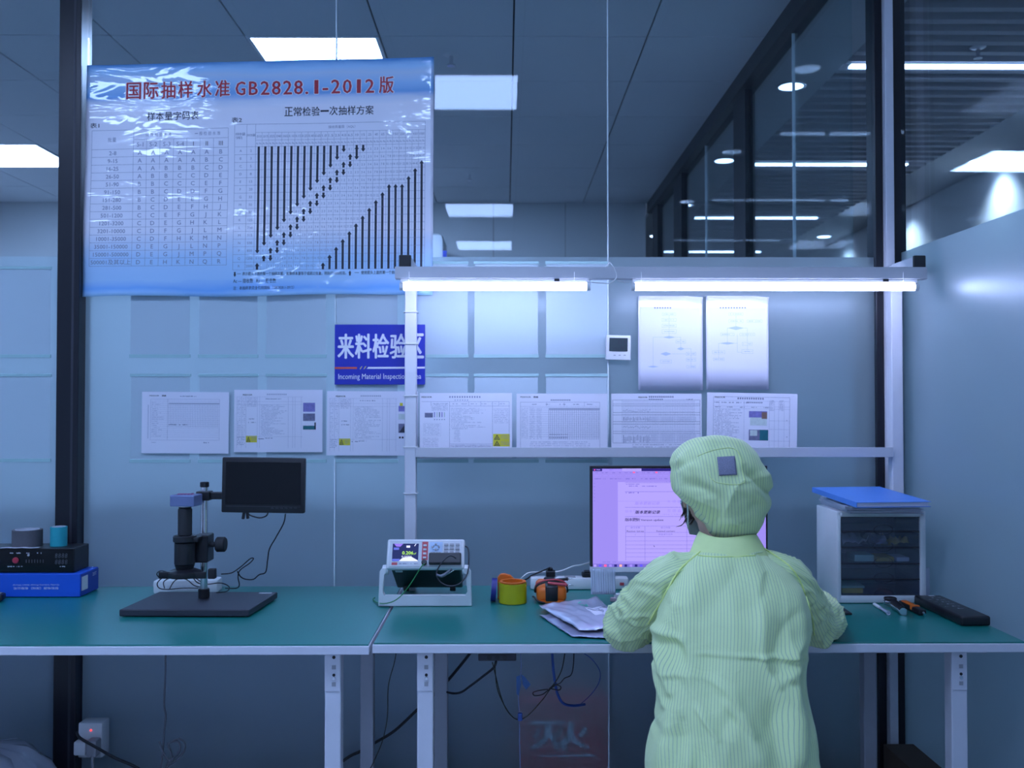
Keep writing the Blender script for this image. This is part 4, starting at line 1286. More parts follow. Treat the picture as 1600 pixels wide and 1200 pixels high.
b = MB(); b.cbox(loc(0, .011, .0465), (.238, .022, .095), .007, R=RM, seg=3); bz = b.build('bezel', M['white_plastic'], t, smooth=40)
b = MB(); b.cbox(loc(0, -.0005, .0465), (.222, .002, .083), .0006, R=RM); fp = b.build('front_panel', M['meter_face'], t)
b = MB()
for x in (-.075, .075): b.cbox(loc(x, .20, -.004), (.018, .018, .014), .002, R=RM)
b.build('rear_foot', M['black_soft'], t)
b = MB(); b.cbox(loc(-.083, .040, .0035), (.022, .012, .004), .001, R=RM); b.build('latch', M['white_plastic'], t)
face = plane_fn(loc(-.119, -.0016, .094), (1, 0, 0), up_, .000249, .0004)
sh = Sheet(face)
M['lcd_dark'] = emissive('lcd_dark_blue', (0.02, 0.03, 0.12), 1.0)
M['lcd_white'] = emissive('lcd_white', (0.65, 0.70, 1.0), 1.0)
M['lcd_violet'] = emissive('lcd_violet', (0.25, 0.16, 0.75), 1.0)
M['lcd_blue'] = emissive('lcd_blue', (0.10, 0.14, 0.60), 1.0)
M['lcd_green'] = emissive('lcd_green', (0.45, 0.85, 0.12), 1.0)
def fx(x): return x - 290
def fy(y): return y - 180
D = ('lcd_screen', M['lcd_dark'])
sh.rect(D, fx(360), fy(245), fx(680), fy(470), 1)
sh.poly(('lcd_violet_shape', M['lcd_violet']), [(fx(375), fy(247)), (fx(490), fy(247)), (fx(455), fy(285)), (fx(405), fy(282))], 2)
sh.rect(('lcd_white_shape', M['lcd_white']), fx(530), fy(270), fx(575), fy(297), 2)
sh.poly(('lcd_white_shape', M['lcd_white']), [(fx(440), fy(470)), (fx(490), fy(425)), (fx(590), fy(410)), (fx(680), fy(462)), (fx(680), fy(470))], 2)
sh.poly(('lcd_white_shape', M['lcd_white']), [(fx(625), fy(275)), (fx(645), fy(247)), (fx(652), fy(247)), (fx(634), fy(278))], 2)
sh.rect(('lcd_blue_bar', M['lcd_blue']), fx(362), fy(440), fx(455), fy(468), 2); sh.rect(('lcd_blue_bar', M['lcd_blue']), fx(375), fy(295), fx(440), fy(325), 2)
sh.text(('lcd_digits', M['lcd_green']), '0.206', fx(550), fy(363), 42, width=135, bold=.012, d=3)
sh.text(('lcd_white_shape', M['lcd_white']), '0.0001', fx(535), fy(410), 24, width=120, d=3)
sh.text(('lcd_digits', M['lcd_green']), 'pF', fx(640), fy(372), 22, d=3)
sh.rect(('red_strip', M['red_key']), fx(722), fy(220), fx(797), fy(455), 1)
sh.rect(('red_strip', M['red_key']), fx(358), fy(483), fx(428), fy(517), 1)
sh.scribble(INK, fx(450), fx(560), fy(500), 16); sh.scribble(INK, fx(590), fx(680), fy(500), 12)
sh.rect(('pale_pad', M['pad_blue']), fx(815), fy(225), fx(975), fy(355), 1)
sh.build(fp)
b = MB()
for k in range(4): b.cbox(loc((fx(758) - 478) * .000249, -.003, .094 - fy(270 + k * 52) * .000249), (.010, .004, .006), .001, R=RM)
b.build('soft_key', M['meter_face'], fp)
for r in range(3):
    for c_ in range(3):
        b = MB(); b.cbox(loc((fx(1020 + c_ * 70) - 478) * .000249, -.003, .094 - fy(262 + r * 48) * .000249), (.0125, .004, .008), .001, R=RM); b.build('key', M['grey_plastic'], fp)
for k in range(8):
    an = k * PI / 4
    b = MB(); b.cbox(loc((fx(892 + 38 * math.cos(an)) - 478) * .000249, -.003, .094 - fy(290 + 34 * math.sin(an)) * .000249), (.006, .004, .006), .001, R=RM); b.build('cursor_key', M['pad_blue'] if k % 2 else M['grey_plastic'], fp)
for k in range(4):
    b = MB(); b.cbox(loc((fx(840 + k * 35) - 478) * .000249, -.003, .094 - fy(365) * .000249), (.007, .004, .005), .001, R=RM); b.build('key', M['grey_plastic'], fp)
b = MB(); p0 = loc((fx(758) - 478) * .000249, -.001, .094 - fy(492) * .000249); b.cyl(p0, p0 - bk * .012, .0085, n=20, bev=.002); b.build('terminal_post', M['black'], t, smooth=40)
b = MB(); b.cbox(loc((fx(1012) - 478) * .000249, -.010, .094 - fy(450) * .000249), (.098, .020, .034), .003, R=RM); b.build('socket_block', M['black'], t)
# handle
b = MB()
hx, ho = .139, .0
outer = [(-.118, .115), (-.130, .116), (-.139, .104), (-.142, .0), (.142, .0), (.139, .104), (.130, .116), (.118, .115), (.118, .100), (.126, .098), (.131, .042), (.124, .029), (-.124, .029), (-.131, .042), (-.126, .098), (-.118, .100)]
b.prism([(x, z) for x, z in outer], .024, Matrix.Translation((-.245, 2.957, TZ + .001)) @ Matrix.Rotation(PI / 2, 4, 'X'), bev=.002)
hd_ = b.build('handle', M['white_plastic'], t)
b = MB()
for s in (-1, 1): b.cyl((-.245 + s * .112, 2.952, .858), (-.245 + s * .131, 2.952, .858), .015, n=20, bev=.002)
b.build('pivot', M['white_plastic'], t, smooth=40)
def cx3(x, y): return (570 + x / 8, 820 + y / 8)
G = mat('green_wire', (0.02, 0.26, 0.07), 0.4)
cord('green_wire', 'thin green wire from the bench meter front down onto the mat', [at(*cx3(745, 490), 2.915), at(*cx3(710, 520), 2.905), at(*cx3(640, 630), 2.905), at(*cx3(550, 770), 2.90), at(*cx3(450, 890), 2.90), at(*cx3(350, 960), 2.90), at(*cx3(230, 985), 2.905), atz(*cx3(140, 965), TZ + .003), atz(*cx3(105, 930), TZ + .003), atz(*cx3(125, 910), TZ + .003)], .0016, G, parent=met)
cord('meter_lead', 'black lead looping in front of the bench meter', [at(*cx3(1140, 420), 2.905), at(*cx3(1070, 385), 2.895), at(*cx3(990, 440), 2.89), at(*cx3(920, 540), 2.89), at(*cx3(895, 620), 2.89), at(*cx3(940, 710), 2.89), at(*cx3(1040, 762), 2.89), at(*cx3(1160, 750), 2.89), at(*cx3(1250, 670), 2.90), at(*cx3(1290, 580), 2.92), at(*cx3(1300, 420), 3.0), at(*cx3(1290, 300), 3.05), at(*cx3(1255, 265), 3.06)], .0022, M['dark_navy'], parent=met)
M['clip_grey'] = mat('grey_rubber', (0.16, 0.17, 0.22), 0.5)
t = thing('test_clip', 'grey test clip hanging on the black lead before the bench meter', 'test clip', (0, 2.89, .85))
q0, q1, q2, q3 = (at(*cx3(895, 625), 2.884), at(*cx3(960, 640), 2.884), at(*cx3(1030, 600), 2.884), at(*cx3(1085, 545), 2.886))
t.location = q1
b = MB(); b.tube([q0, q1, q2, q3], [.004, .0052, .0045, .0025], 10, smooth=4); b.build('boot', M['clip_grey'], t, smooth=True)
b = MB(); b.tube([q2 + Vector((0, 0, -.004)), q3 + Vector((.006, 0, -.006))], [.0022, .0012], 8); b.build('jaw', M['chrome'], t, smooth=True)

# ------------------------------------------------------------------ tapes, multimeter, power strip
M['orange'] = mat('orange_plastic', (0.80, 0.16, 0.015), 0.4, mottle=.05)
M['yellow_tape'] = mat('yellow_tape', (0.50, 0.46, 0.008), 0.35, mottle=.08)
M['blue_tape'] = mat('blue_tape', (0.02, 0.02, 0.22), 0.4)
c = Vector((.022, 2.990, TZ + .0008))
t = thing('tape_roll', 'yellow tape roll on an orange core, standing on the green mat', 'tape roll', c)
Tm = Matrix.Translation(c)
b = MB(); b.lathe([(.0375, .001), (.0432, .001), (.0432, .061), (.0375, .061)], Tm, 40, closed=True); b.build('tape', M['yellow_tape'], t, smooth=40)
b = MB(); b.lathe([(.032, .0), (.0374, .0), (.0374, .063), (.041, .0635), (.041, .066), (.032, .066)], Tm, 40, closed=True); b.build('core', M['orange'], t, smooth=40)
b = MB(); b.prism([(-.045, .0), (.008, .0), (.008, .062), (-.004, .074), (-.022, .079), (-.036, .078), (-.045, .068)], .018, Matrix.Translation((.020, 3.054, TZ + .0008)) @ Matrix.Rotation(PI / 2, 4, 'X'), bev=.002); b.build('cutter_block', M['orange'], t)
t = thing('tape_roll', 'dark blue tape roll on edge, at the left of the yellow tape', 'tape roll', (-.036, 3.0, TZ))
Tb = Matrix.Translation((-.0355, 3.004, TZ + .0372)) @ Matrix.Rotation(math.radians(4), 4, 'Y') @ Matrix.Rotation(PI / 2, 4, 'Y')
b = MB(); b.lathe([(.028, -.009), (.036, -.009), (.036, .007), (.028, .007)], Tb, 36, closed=True); b.build('tape', M['blue_tape'], t, smooth=40)
b = MB(); b.lathe([(.0255, -.0092), (.0278, -.0092), (.0278, .0072), (.0255, .0072)], Tb, 36, closed=True); b.build('core', M['core_white'], t, smooth=40)

c = Vector((.142, 3.03, TZ))
t = thing('multimeter', 'orange and black multimeter lying down with its probe leads wrapped around', 'multimeter', c)
b = MB(); b.box(.096, .188, 2.962, 3.110, TZ + .004, TZ + .054, .014, seg=3); b.build('boot', M['orange'], t, smooth=50)
b = MB(); b.box(.1225, .161, 2.9575, 3.112, TZ + .008, TZ + .057, .005); b.build('case', M['black'], t, smooth=50)
b = MB(); b.box(.105, .179, 2.9595, 2.966, TZ + .005, TZ + .011, .001); b.build('seam', M['orange'], t)
for s, m, dz in ((0, 'black_soft', 0), (1, 'red_key', .006)):
    pts = [(.095, 3.05, TZ + .02 + dz), (.091, 3.0, TZ + .035 + dz), (.098, 2.975, TZ + .055 + dz), (.125, 2.972, TZ + .066 + dz), (.165, 2.975, TZ + .066 + dz), (.188, 2.985, TZ + .052 + dz), (.193, 3.01, TZ + .03), (.19, 3.06, TZ + .02)]
    b = MB(); b.tube(pts, .0026, 8, smooth=6); b.build('lead', M[m], t, smooth=True)
b = MB(); b.tube([(.086, 3.04, TZ + .008), (.089, 2.985, TZ + .018), (.098, 2.958, TZ + .012), (.12, 2.955, TZ + .005)], .0028, 8, smooth=6); b.build('lead', M['black_soft'], t, smooth=True)
for (a, c2, m) in (((.150, 2.985, TZ + .070), (.205, 2.985, TZ + .0745), 'black'), ((.130, 2.968, TZ + .064), (.204, 2.966, TZ + .0575), 'red_key')):
    A_, B_ = Vector(a), Vector(c2); d = (B_ - A_)
    b = MB(); b.tube([A_, A_ + d * .7, A_ + d * .74, A_ + d * .8], [.0045, .0045, .0065, .004], 12); pr = b.build('probe', M[m], t, smooth=50)
    b = MB(); b.tube([A_ + d * .8, A_ + d * 1.08], [.0018, .0006], 8); b.build('probe_tip', M['chrome'], pr, smooth=True)

t = thing('power_strip', 'long white power strip along the glass behind the multimeter', 'power strip', (.245, 3.215, TZ))
b = MB(); b.cbox((.245, 3.213, TZ + .020), (.325, .05, .038), .005, rz=-.02); b.build('housing', M['white_plastic'], t, smooth=40)
for k in range(4):
    b = MB(); b.cbox((.15 + k * .065, 3.213 - (k - 1.5) * .0013, TZ + .0395), (.036, .032, .0016), .0005, rz=-.02); sk = b.build('socket', M['grey_plastic'], t)
b = MB(); b.cbox((.385, 3.186, TZ + .020), (.014, .004, .010), .001); b.build('switch', M['red_key'], t)
def plug(name, label, c, s, m=None):
    t = thing(name, label, 'plug', (c[0], c[1], c[2]))
    b = MB(); b.box(c[0] - s[0] / 2, c[0] + s[0] / 2, c[1] - s[1] / 2, c[1] + s[1] / 2, c[2], c[2] + s[2], .003); b.build('plug_body', m or M['black'], t)
    b = MB(); b.box(c[0] - s[0] * .3, c[0] + s[0] * .25, c[1] - s[1] * .35, c[1] + s[1] * .35, c[2] + s[2], c[2] + s[2] * 1.45, .003); b.build('cord_grip', m or M['black'], t)
    return t
plug('power_plug', 'black power plug with cord in the left end of the power strip', (.150, 3.213, TZ + .0405), (.031, .032, .020))
plug('power_adapter', 'black block adapter in the power strip beside the screen corner', (.272, 3.210, TZ + .0405), (.036, .034, .014))
def cx4(x, y): return (750 + x / 6.154, 850 + y / 6.154)
cord('black_cable', 'black cord from the power plug down behind the tape roll', [at(*cx4(672, 228), 3.20), at(*cx4(620, 250), 3.21), at(*cx4(560, 275), 3.22), at(*cx4(500, 300), 3.23), at(*cx4(450, 335), 3.23), at(*cx4(400, 350), 3.235)], .0028, K)
cord('white_cable', 'white cord rising from behind the tape roll to the large screen', [at(*cx4(385, 345), 3.235), at(*cx4(420, 310), 3.235), at(*cx4(470, 278), 3.24), at(*cx4(560, 270), 3.24), at(*cx4(740, 266), 3.24), at(*cx4(820, 245), 3.235), at(*cx4(900, 212), 3.22), at(*cx4(980, 200), 3.15), at(*cx4(1075, 172), 2.93)], .0026, M['white_plastic'])

# ------------------------------------------------------------------ desktop screen
YD = 2.86
a, c = at(922, 728, YD), at(1200, 893.5, YD)
t = thing('computer_monitor', 'large thin black computer monitor glowing lavender, partly hidden by the person', 'monitor', ((a.x + c.x) / 2, YD + .06, TZ))
b = MB(); b.box(a.x, c.x, YD, YD + .022, c.z + .0155, a.z, .002); hs = b.build('housing', M['black'], t)
b = MB(); b.box(a.x, c.x, YD - .002, YD + .02, c.z, c.z + .0152, .001); b.build('chin', M['white_alu'], t)
sx0, sx1, sz1, sz0 = at(926, 732, YD).x, at(1196, 732, YD).x, at(926, 732, YD).z, at(926, 886, YD).z
M['scr'] = emissive('screen_lavender', (0.37, 0.29, 0.96), .68)
M['scr_page'] = emissive('screen_page', (0.45, 0.37, 1.0), .74)
M['scr_dark'] = emissive('screen_navy', (0.02, 0.015, 0.16), 1.0)
M['scr_line'] = emissive('screen_line', (0.15, 0.12, 0.50), 1.0)
M['scr_pale'] = emissive('screen_grey', (0.27, 0.21, 0.74), 1.0)
M['scr_ink'] = emissive('screen_ink', (0.02, 0.015, 0.09), 1.0)
M['scr_red'] = emissive('screen_red', (0.75, 0.10, 0.30), 1.0)
M['scr_blue'] = emissive('screen_blue', (0.10, 0.08, 0.75), 1.0)
M['scr_orange'] = emissive('screen_orange', (0.75, 0.35, 0.35), 1.0)
b = MB(); b.box(sx0, sx1, YD - .0012, YD, sz0, sz1); dp = b.build('display', M['scr'], t)
# 1 unit = one pixel of the 7.27x close-up, origin 45,50
u = (sx1 - sx0) / (270 * 7.27)
fn = plane_fn((sx0, YD - .0013, sz1), (1, 0, 0), (0, 0, 1), u, .0003)
sh = Sheet(fn)
SD, SL, SP, SI, SR, SG = ('title_bar', M['scr_dark']), ('table_lines', M['scr_line']), ('pale_lines', M['scr_pale']), ('text', M['scr_ink']), ('red_mark', M['scr_red']), ('page', M['scr_page'])
X = lambda x: x - 45
Yc = lambda y: y - 52
sh.rect(SD, 0, 0, 1963, 30); sh.rect(SP, X(152), 4, X(378), 30, 1.5); sh.rect(SG, X(378), 0, X(598), 30, 1.5)
sh.rect(SR, X(60), 8, X(74), 22, 2); sh.scribble(SG, X(88), X(130), 15, 12, 2); sh.scribble(SL, X(235), X(275), 16, 8, 2); sh.scribble(SP, X(420), X(560), 16, 6, 2)
sh.rect(SG, X(330), Yc(205), X(1900), Yc(1100), .6)
for x in (75, 140, 190, 270, 345, 410, 470, 540, 605, 665, 725, 790, 850, 905): sh.scribble(SL, X(x), X(x + 28), Yc(100), 12, 1)
for x in (500, 755): sh.rect(SR, X(x), Yc(88), X(x + 26), Yc(104), 1.4)
for r, y in enumerate((135, 168)):
    for x in (65, 95, 165, 222, 272, 330, 420, 490, 580, 625, 680, 730, 790, 850): sh.scribble(SL if r else SP, X(x), X(x + 45), Yc(y), 13, 1)
for k in range(6): sh.rect(SL, X(60), Yc(215 + k * 40), X(70), Yc(222 + k * 40), 1)
for y in (212, 314, 492, 595): sh.hline(SL, X(410), X(1800), Yc(y), 4)
sh.hline(SP, X(330), X(1900), Yc(422), 4); sh.vline(SP, X(328), Yc(205), Yc(1095), 4)
sh.scribble(SL, X(420), X(575), Yc(230), 10); sh.scribble(SL, X(455), X(570), Yc(250), 14); sh.scribble(SL, X(595), X(770), Yc(252), 12); sh.scribble(SL, X(420), X(575), Yc(327), 16); sh.scribble(SL, X(880), X(930), Yc(200), 10)
sh.text(SP, '版本更新记录', X(665), Yc(445), 36, width=280, skew=.25, bold=.03); sh.text(SI, '版本更新记录', X(668), Yc(545), 38, width=280, skew=.25, bold=.03)
for k, ch in enumerate('东德鑫电子'): sh.text(SP, ch, X(910 + k * 58), Yc(425), 30); sh.text(SP, ch, X(910 + k * 58), Yc(530), 34)
for k, ch in enumerate('版本号'): sh.text(SP, ch, X(432 + k * 44), Yc(535), 30)
sh.scribble(SP, X(835), X(1050), Yc(570), 12)
for k, ch in enumerate('版本更新'): sh.text(SI, ch, X(432 + k * 42), Yc(630), 36, bold=.012)
sh.text(SI, 'Version update', X(590), Yc(633), 24, width=255, align='l', bold=.008)
for x in (418, 636, 1110, 1400, 1750): sh.vline(SL, X(x), Yc(703), Yc(1090), 3.5)
for y in (703, 775, 822, 870, 915, 960, 1005, 1050): sh.hline(SL, X(418), X(1750), Yc(y), 3)
sh.text(SL, '修订次数', X(527), Yc(720), 20); sh.text(SI, 'Revise times', X(527), Yc(760), 19, width=195); sh.text(SL, '1', X(527), Yc(800), 18)
sh.text(SL, '修订内容', X(870), Yc(720), 20); sh.text(SI, 'Revised content', X(872), Yc(760), 19, width=210); sh.text(SL, '新版发行文件', X(870), Yc(797), 20, width=160)
sh.text(SI, 'Date', X(1250), Yc(760), 19)
sh.poly(SI, [(X(733), Yc(918)), (X(747), Yc(935)), (X(738), Yc(938))], 2)
sh.scribble(SL, X(150), X(240), Yc(1108), 10); sh.scribble(SL, X(270), X(310), Yc(1108), 10)
sh.rect(SL, 0, Yc(1128), 1963, Yc(1168), 1.2)
for k, m in enumerate(('scr_page', 'scr_blue', 'scr_red', 'scr_pale', 'scr_dark', 'scr_orange', 'scr_dark', 'scr_pale', 'scr_dark', 'scr_blue')):
    sh.rect(('taskbar_' + m.split('_')[1], M[m]), X(55 + k * 58), Yc(1136), X(85 + k * 58), Yc(1162), 2)
sh.build(dp)
b = MB(); p = at(1194, 733, YD - .003); b.cyl(p, p + Vector((0, .003, 0)), .0042, n=20); b.build('sticker', M['white_plastic'], t)
cxm = (a.x + c.x) / 2
b = MB(); b.box(cxm - .035, cxm + .035, YD + .03, YD + .055, TZ + .012, 1.05, .004); b.box(cxm - .05, cxm + .05, YD + .0215, YD + .04, .98, 1.08, .004); b.build('stand_neck', M['white_alu'], t)
b = MB(); b.box(cxm - .12, cxm + .12, YD - .04, YD + .14, TZ + .001, TZ + .012, .004); b.build('stand_foot', M['white_alu'], t)
# ribbed card hanging below the screen
q0, q1 = at(922.5, 889, 2.852), at(961, 928, 2.852)
b = MB(); b.grid(lambda i, j: Vector((q0.x + (q1.x - q0.x) * i / 44 + .0012 * j / 6, 2.849 + .0012 * math.cos(i * PI / 2) * (1 if i > 14 or i < 9 else .3) - .003 * (j / 6) ** 2, q0.z + (q1.z - q0.z) * j / 6)), 45, 7)
M['ribbed'] = paper('ribbed_card', (0.62, 0.68, 0.78), .3)
tag(b.build('label_strip', M['ribbed'], None, smooth=True, solid=.0006), 'pale ribbed label strip hanging from the lower left corner of the large screen', 'label strip')

# ------------------------------------------------------------------ bags and small things in front of the screen
M['bag'] = mat('silvery_bag', (0.64, 0.62, 0.78), 0.25, metal=.35, spec=.6)
M['bag_dark'] = mat('grey_bag', (0.36, 0.36, 0.50), 0.30, metal=.3, spec=.6)
M['green_dot'] = mat('green_sticker', (0.02, 0.36, 0.25), 0.5)
def bag(name, label, corners, z, puff, m, seed):
    c = [atz(px, py, z) for px, py in corners]            # back-left, back-right, front-right, front-left
    cen = sum(c, Vector()) / 4
    t = thing(name, label, 'bag', (cen.x, cen.y, TZ))
    def fn(i, j, d=0.0):
        u, v = i / 24, j / 18
        p = (c[0] * (1 - u) + c[1] * u) * (1 - v) + (c[3] * (1 - u) + c[2] * u) * v
        h = puff * (math.sin(PI * u) * math.sin(PI * v)) ** .5 if 0 < u < 1 and 0 < v < 1 else 0
        n = noise.noise(Vector((u * 4 + seed, v * 3, seed))) * .008 + noise.noise(Vector((u * 9, v * 8 + seed, seed))) * .005 + .004 * max(0, .8 - 4 * abs(noise.noise(Vector((u * 5 + v * 4, v * 5 - u * 3, seed + 4)))))
        return p + Vector((0, 0, h + abs(n) + d))
    b = MB(); b.grid(lambda i, j: fn(i, j), 25, 19); b.build('bag_film', m, t, smooth=True, solid=.0012)
    return t, fn
bag('component_bag', 'grey silvery component bag, lower of the two before the multimeter', [(843, 962), (965, 954), (985, 1000), (893, 995)], TZ + .003, .004, M['bag_dark'], 3.1)
tb, bf = bag('component_bag', 'pale silvery component bag with a green round sticker, upper of the two', [(842, 948), (932, 935), (995, 985), (905, 985)], TZ + .014, .010, M['bag'], 8.4)
b = MB(); vs = [bf(14.2 + 1.5 * math.cos(k * PI / 8), 4.6 + 1.9 * math.sin(k * PI / 8), .0012) for k in range(16)]; b.add(vs, [tuple(range(16))]); b.build('round_sticker', M['green_dot'], tb)
b = MB(); b.grid(lambda i, j: bf(13 + i, 7.0 + j * .8, .0011), 11, 7); lbp = b.build('bag_label', M['paper'], tb, solid=.0002)
sh = Sheet(lambda s, tt, d=0: bf(13 + s, 7 + tt, .0015))
for k in range(4): sh.scribble(INK, 3.5, 8.5, 1.0 + k * 1.1, .55)
sh.build(lbp)
t = thing('eraser', 'small white and pink block beside the left sleeve, before the power strip', 'eraser', (.36, 2.98, TZ))
b = MB(); b.cbox((.352, 3.015, TZ + .012), (.022, .02, .022), .004, rz=.4); b.build('white_block', M['white_plastic'], t)
b = MB(); b.cbox((.335, 3.00, TZ + .007), (.018, .016, .012), .003, rz=-.3); M['pinkish'] = mat('pale_pink', (.62, .45, .52), .5); b.build('pink_block', M['pinkish'], t)

# ------------------------------------------------------------------ drawer cabinet, folders
M['smoke'] = None
def smoke_mat():
    m, nt, b, out = nodes('smoked_plastic')
    t_ = nt.nodes.new('ShaderNodeBsdfTransparent'); t_.inputs[0].default_value = (.72, .76, .84, 1)
    g = nt.nodes.new('ShaderNodeBsdfGlossy'); g.inputs['Roughness'].default_value = .12
    mx = nt.nodes.new('ShaderNodeMixShader'); nt.links.new(schlick(nt, .05), mx.inputs[0])
    dd = nt.nodes.new('ShaderNodeBsdfDiffuse'); dd.inputs[0].default_value = (.30, .34, .42, 1)
    m0 = nt.nodes.new('ShaderNodeMixShader'); m0.inputs[0].default_value = .09
    nt.links.new(t_.outputs[0], m0.inputs[1]); nt.links.new(dd.outputs[0], m0.inputs[2])
    nt.links.new(m0.outputs[0], mx.inputs[1]); nt.links.new(g.outputs[0], mx.inputs[2]); nt.links.new(mx.outputs[0], out.inputs[0])
    return m
M['smoke'] = smoke_mat()
CX0, CX1, CY0, CY1, CZ0, CZ1 = 1.024, 1.300, 2.968, 3.165, TZ + .001, 1.034
t = thing('drawer_cabinet', 'white desktop drawer cabinet with smoky clear drawers, right of the monitor', 'drawer cabinet', ((CX0 + CX1) / 2, (CY0 + CY1) / 2, TZ))
b = MB()
w = .013
prof = [(CX0, CZ0), (CX1, CZ0), (CX1, CZ1), (CX0, CZ1)]
# shell: tapered top frame as in the photo (front opening)
b.box(CX0, CX0 + w, CY0, CY1, CZ0, CZ1, .004); b.box(CX1 - w - .006, CX1, CY0, CY1, CZ0, CZ1, .004)
b.box(CX0 + .004, CX1 - .004, CY0, CY1, CZ1 - .018, CZ1, .004); b.box(CX0 + .004, CX1 - .004, CY0, CY1, CZ0, CZ0 + .024, .004)
b.box(CX0 + .004, CX1 - .004, CY1 - .008, CY1, CZ0 + .01, CZ1 - .01)
b.build('cabinet_shell', M['white_plastic'], t, smooth=40)
dx0, dx1 = CX0 + w + .001, CX1 - w - .007
dz = [(CZ1 - .020, .040), (CZ1 - .066, .044), (CZ1 - .116, .044), (CZ1 - .164, .044), (CZ1 - .212, .046)]
M['con_white'] = mat('drawer_white_paper', (.88, .90, .92), .7); M['con_yel'] = mat('drawer_yellow', (.85, .58, .08), .6); M['con_green'] = mat('drawer_pale_green', (.55, .85, .62), .6)
for k, (zt_, hh) in enumerate(dz):
    b = MB(); z0 = zt_ - hh
    b.box(dx0, dx1, CY0 + .004, CY0 + .0065, z0, zt_); b.box(dx0, dx1, CY0 + .0065, CY1 - .012, z0, z0 + .002); b.box(dx0, dx0 + .002, CY0 + .0065, CY1 - .012, z0 + .002, zt_ - .004); b.box(dx1 - .002, dx1, CY0 + .0065, CY1 - .012, z0 + .002, zt_ - .004)
    dr = b.build('drawer', M['smoke'], t)
    b = MB(); b.box(dx0, dx1, CY0 + .002, CY0 + .008, z0 - .003, z0 - .0004); b.box(dx0, dx1, CY0 + .002, CY0 + .0045, zt_ + .0003, zt_ + .002); b.build('drawer_rim', M['dark_navy'], dr)
    b = MB(); b.lathe([(.0285, 0), (.030, .0), (.030, .002), (.0285, .002)], Matrix.Translation(((dx0 + dx1) / 2 + .01, CY0 + .0052, z0 + .002)) @ Matrix.Rotation(PI / 2, 4, 'X') @ Matrix.Scale(.55, 4, (0, 1, 0)), 24, closed=True); b.build('finger_pull', M['dark_navy'], dr)
def crumple(name, label, c, s, m, seed, cat='paper'):
    b = MB()
    b.grid(lambda i, j: Vector((c[0] + s[0] * (i / 8 - .5), c[1] + s[1] * (j / 6 - .5), c[2] + s[2] * abs(noise.noise(Vector((i * .7 + seed, j * .6, seed)))) * 2)), 9, 7)
    return tag(b.build(name, m, None, smooth=True, solid=.001), label, cat)
z2 = dz[1][0] - dz[1][1] + .004
crumple('plastic_wrap', 'crumpled white wrap in the second smoky drawer from the top, left side', (CX0 + .065, CY0 + .06, z2), (.08, .08, .030), M['con_white'], 1, 'wrap')
crumple('plastic_wrap', 'crumpled pale wrap in the second smoky drawer from the top, middle', (CX0 + .135, CY0 + .06, z2), (.055, .08, .030), M['bag'], 5, 'wrap')
crumple('yellow_pouch', 'yellow pouch in the second smoky drawer from the top', (CX0 + .200, CY0 + .06, z2), (.06, .08, .026), M['con_yel'], 9, 'pouch')
z3 = dz[2][0] - dz[2][1] + .003
for (x, ww, hh, m, l) in ((.09, .06, .020, 'con_green', 'pale green note block in the third smoky drawer'), (.155, .055, .014, 'con_yel', 'yellowish card stack in the third smoky drawer'), (.21, .04, .012, 'con_white', 'white card stack in the third smoky drawer')):
    b = MB(); b.box(CX0 + x - ww / 2, CX0 + x + ww / 2, CY0 + .015, CY0 + .09, z3, z3 + hh, .001); tag(b.build('note_block', M[m], None), l, 'note block')
z5 = dz[4][0] - dz[4][1] + .003
b = MB(); b.box(CX0 + .018, CX0 + .085, CY0 + .015, CY0 + .12, z5, z5 + .014, .001); tag(b.build('note_block', M['con_yel'], None), 'brownish card stack in the bottom smoky drawer', 'note block')
b = MB(); b.box(CX0 + .020, CX0 + .092, CY0 + .02, CY0 + .13, z5 + .0145, z5 + .022, .001); tag(b.build('note_block', M['con_green'], None), 'pale green notes on the card stack in the bottom smoky drawer', 'note block')
# folders on top
M['folder_blue'] = mat('folder_blue', (0.09, 0.26, 0.74), 0.35, mottle=.04)
M['clear_folder'] = mat('clear_folder', (0.50, 0.54, 0.66), 0.25, spec=.6)
def folder(label, c, s, rz, z, cover, pages, name='folder', rx=0.0):
    t = thing(name, label, 'folder', (c[0], c[1], z), rz)
    a, d, h = s
    R = Matrix.Translation((c[0], c[1], z)) @ Matrix.Rotation(rz, 4, 'Z') @ Matrix.Translation((0, -d / 2, 0)) @ Matrix.Rotation(rx, 4, 'X') @ Matrix.Translation((0, d / 2, 0))
    b = MB(); b.box(-a / 2, a / 2, -d / 2, d / 2, 0, .0012, 0, R); b.box(-a / 2, a / 2, -d / 2, d / 2, h - .0012, h, 0, R); b.box(-a / 2, -a / 2 + .0012, -d / 2, d / 2, .0012, h - .0012, 0, R); b.build('cover', cover, t)
    b = MB(); b.box(-a / 2 + .003, a / 2 - .006, -d / 2 + .005, d / 2 - .005, .0018, h - .0018, 0, R); b.build('pages', pages, t)
    return t
zf = CZ1 + .0006
folder('clear cover folder at the bottom of the stack on the drawer cabinet', (1.155, 3.045, 0), (.222, .30, .008), -.03, zf, M['clear_folder'], M['paper'])
folder('thin clear folder in the middle of the stack on the drawer cabinet', (1.15, 3.04, 0), (.228, .31, .007), -.06, zf + .0086, M['clear_folder'], M['paper'])
folder('pale folder just beneath the blue one on the drawer cabinet', (1.147, 3.03, 0), (.226, .31, .008), -.09, zf + .0162, M['clear_folder'], M['label_white'])
tf = folder('bright blue folder topmost of the stack on the drawer cabinet', (1.135, 3.00, 0), (.232, .315, .016), .10, zf + .0247, M['folder_blue'], M['paper'], rx=math.radians(3.2))
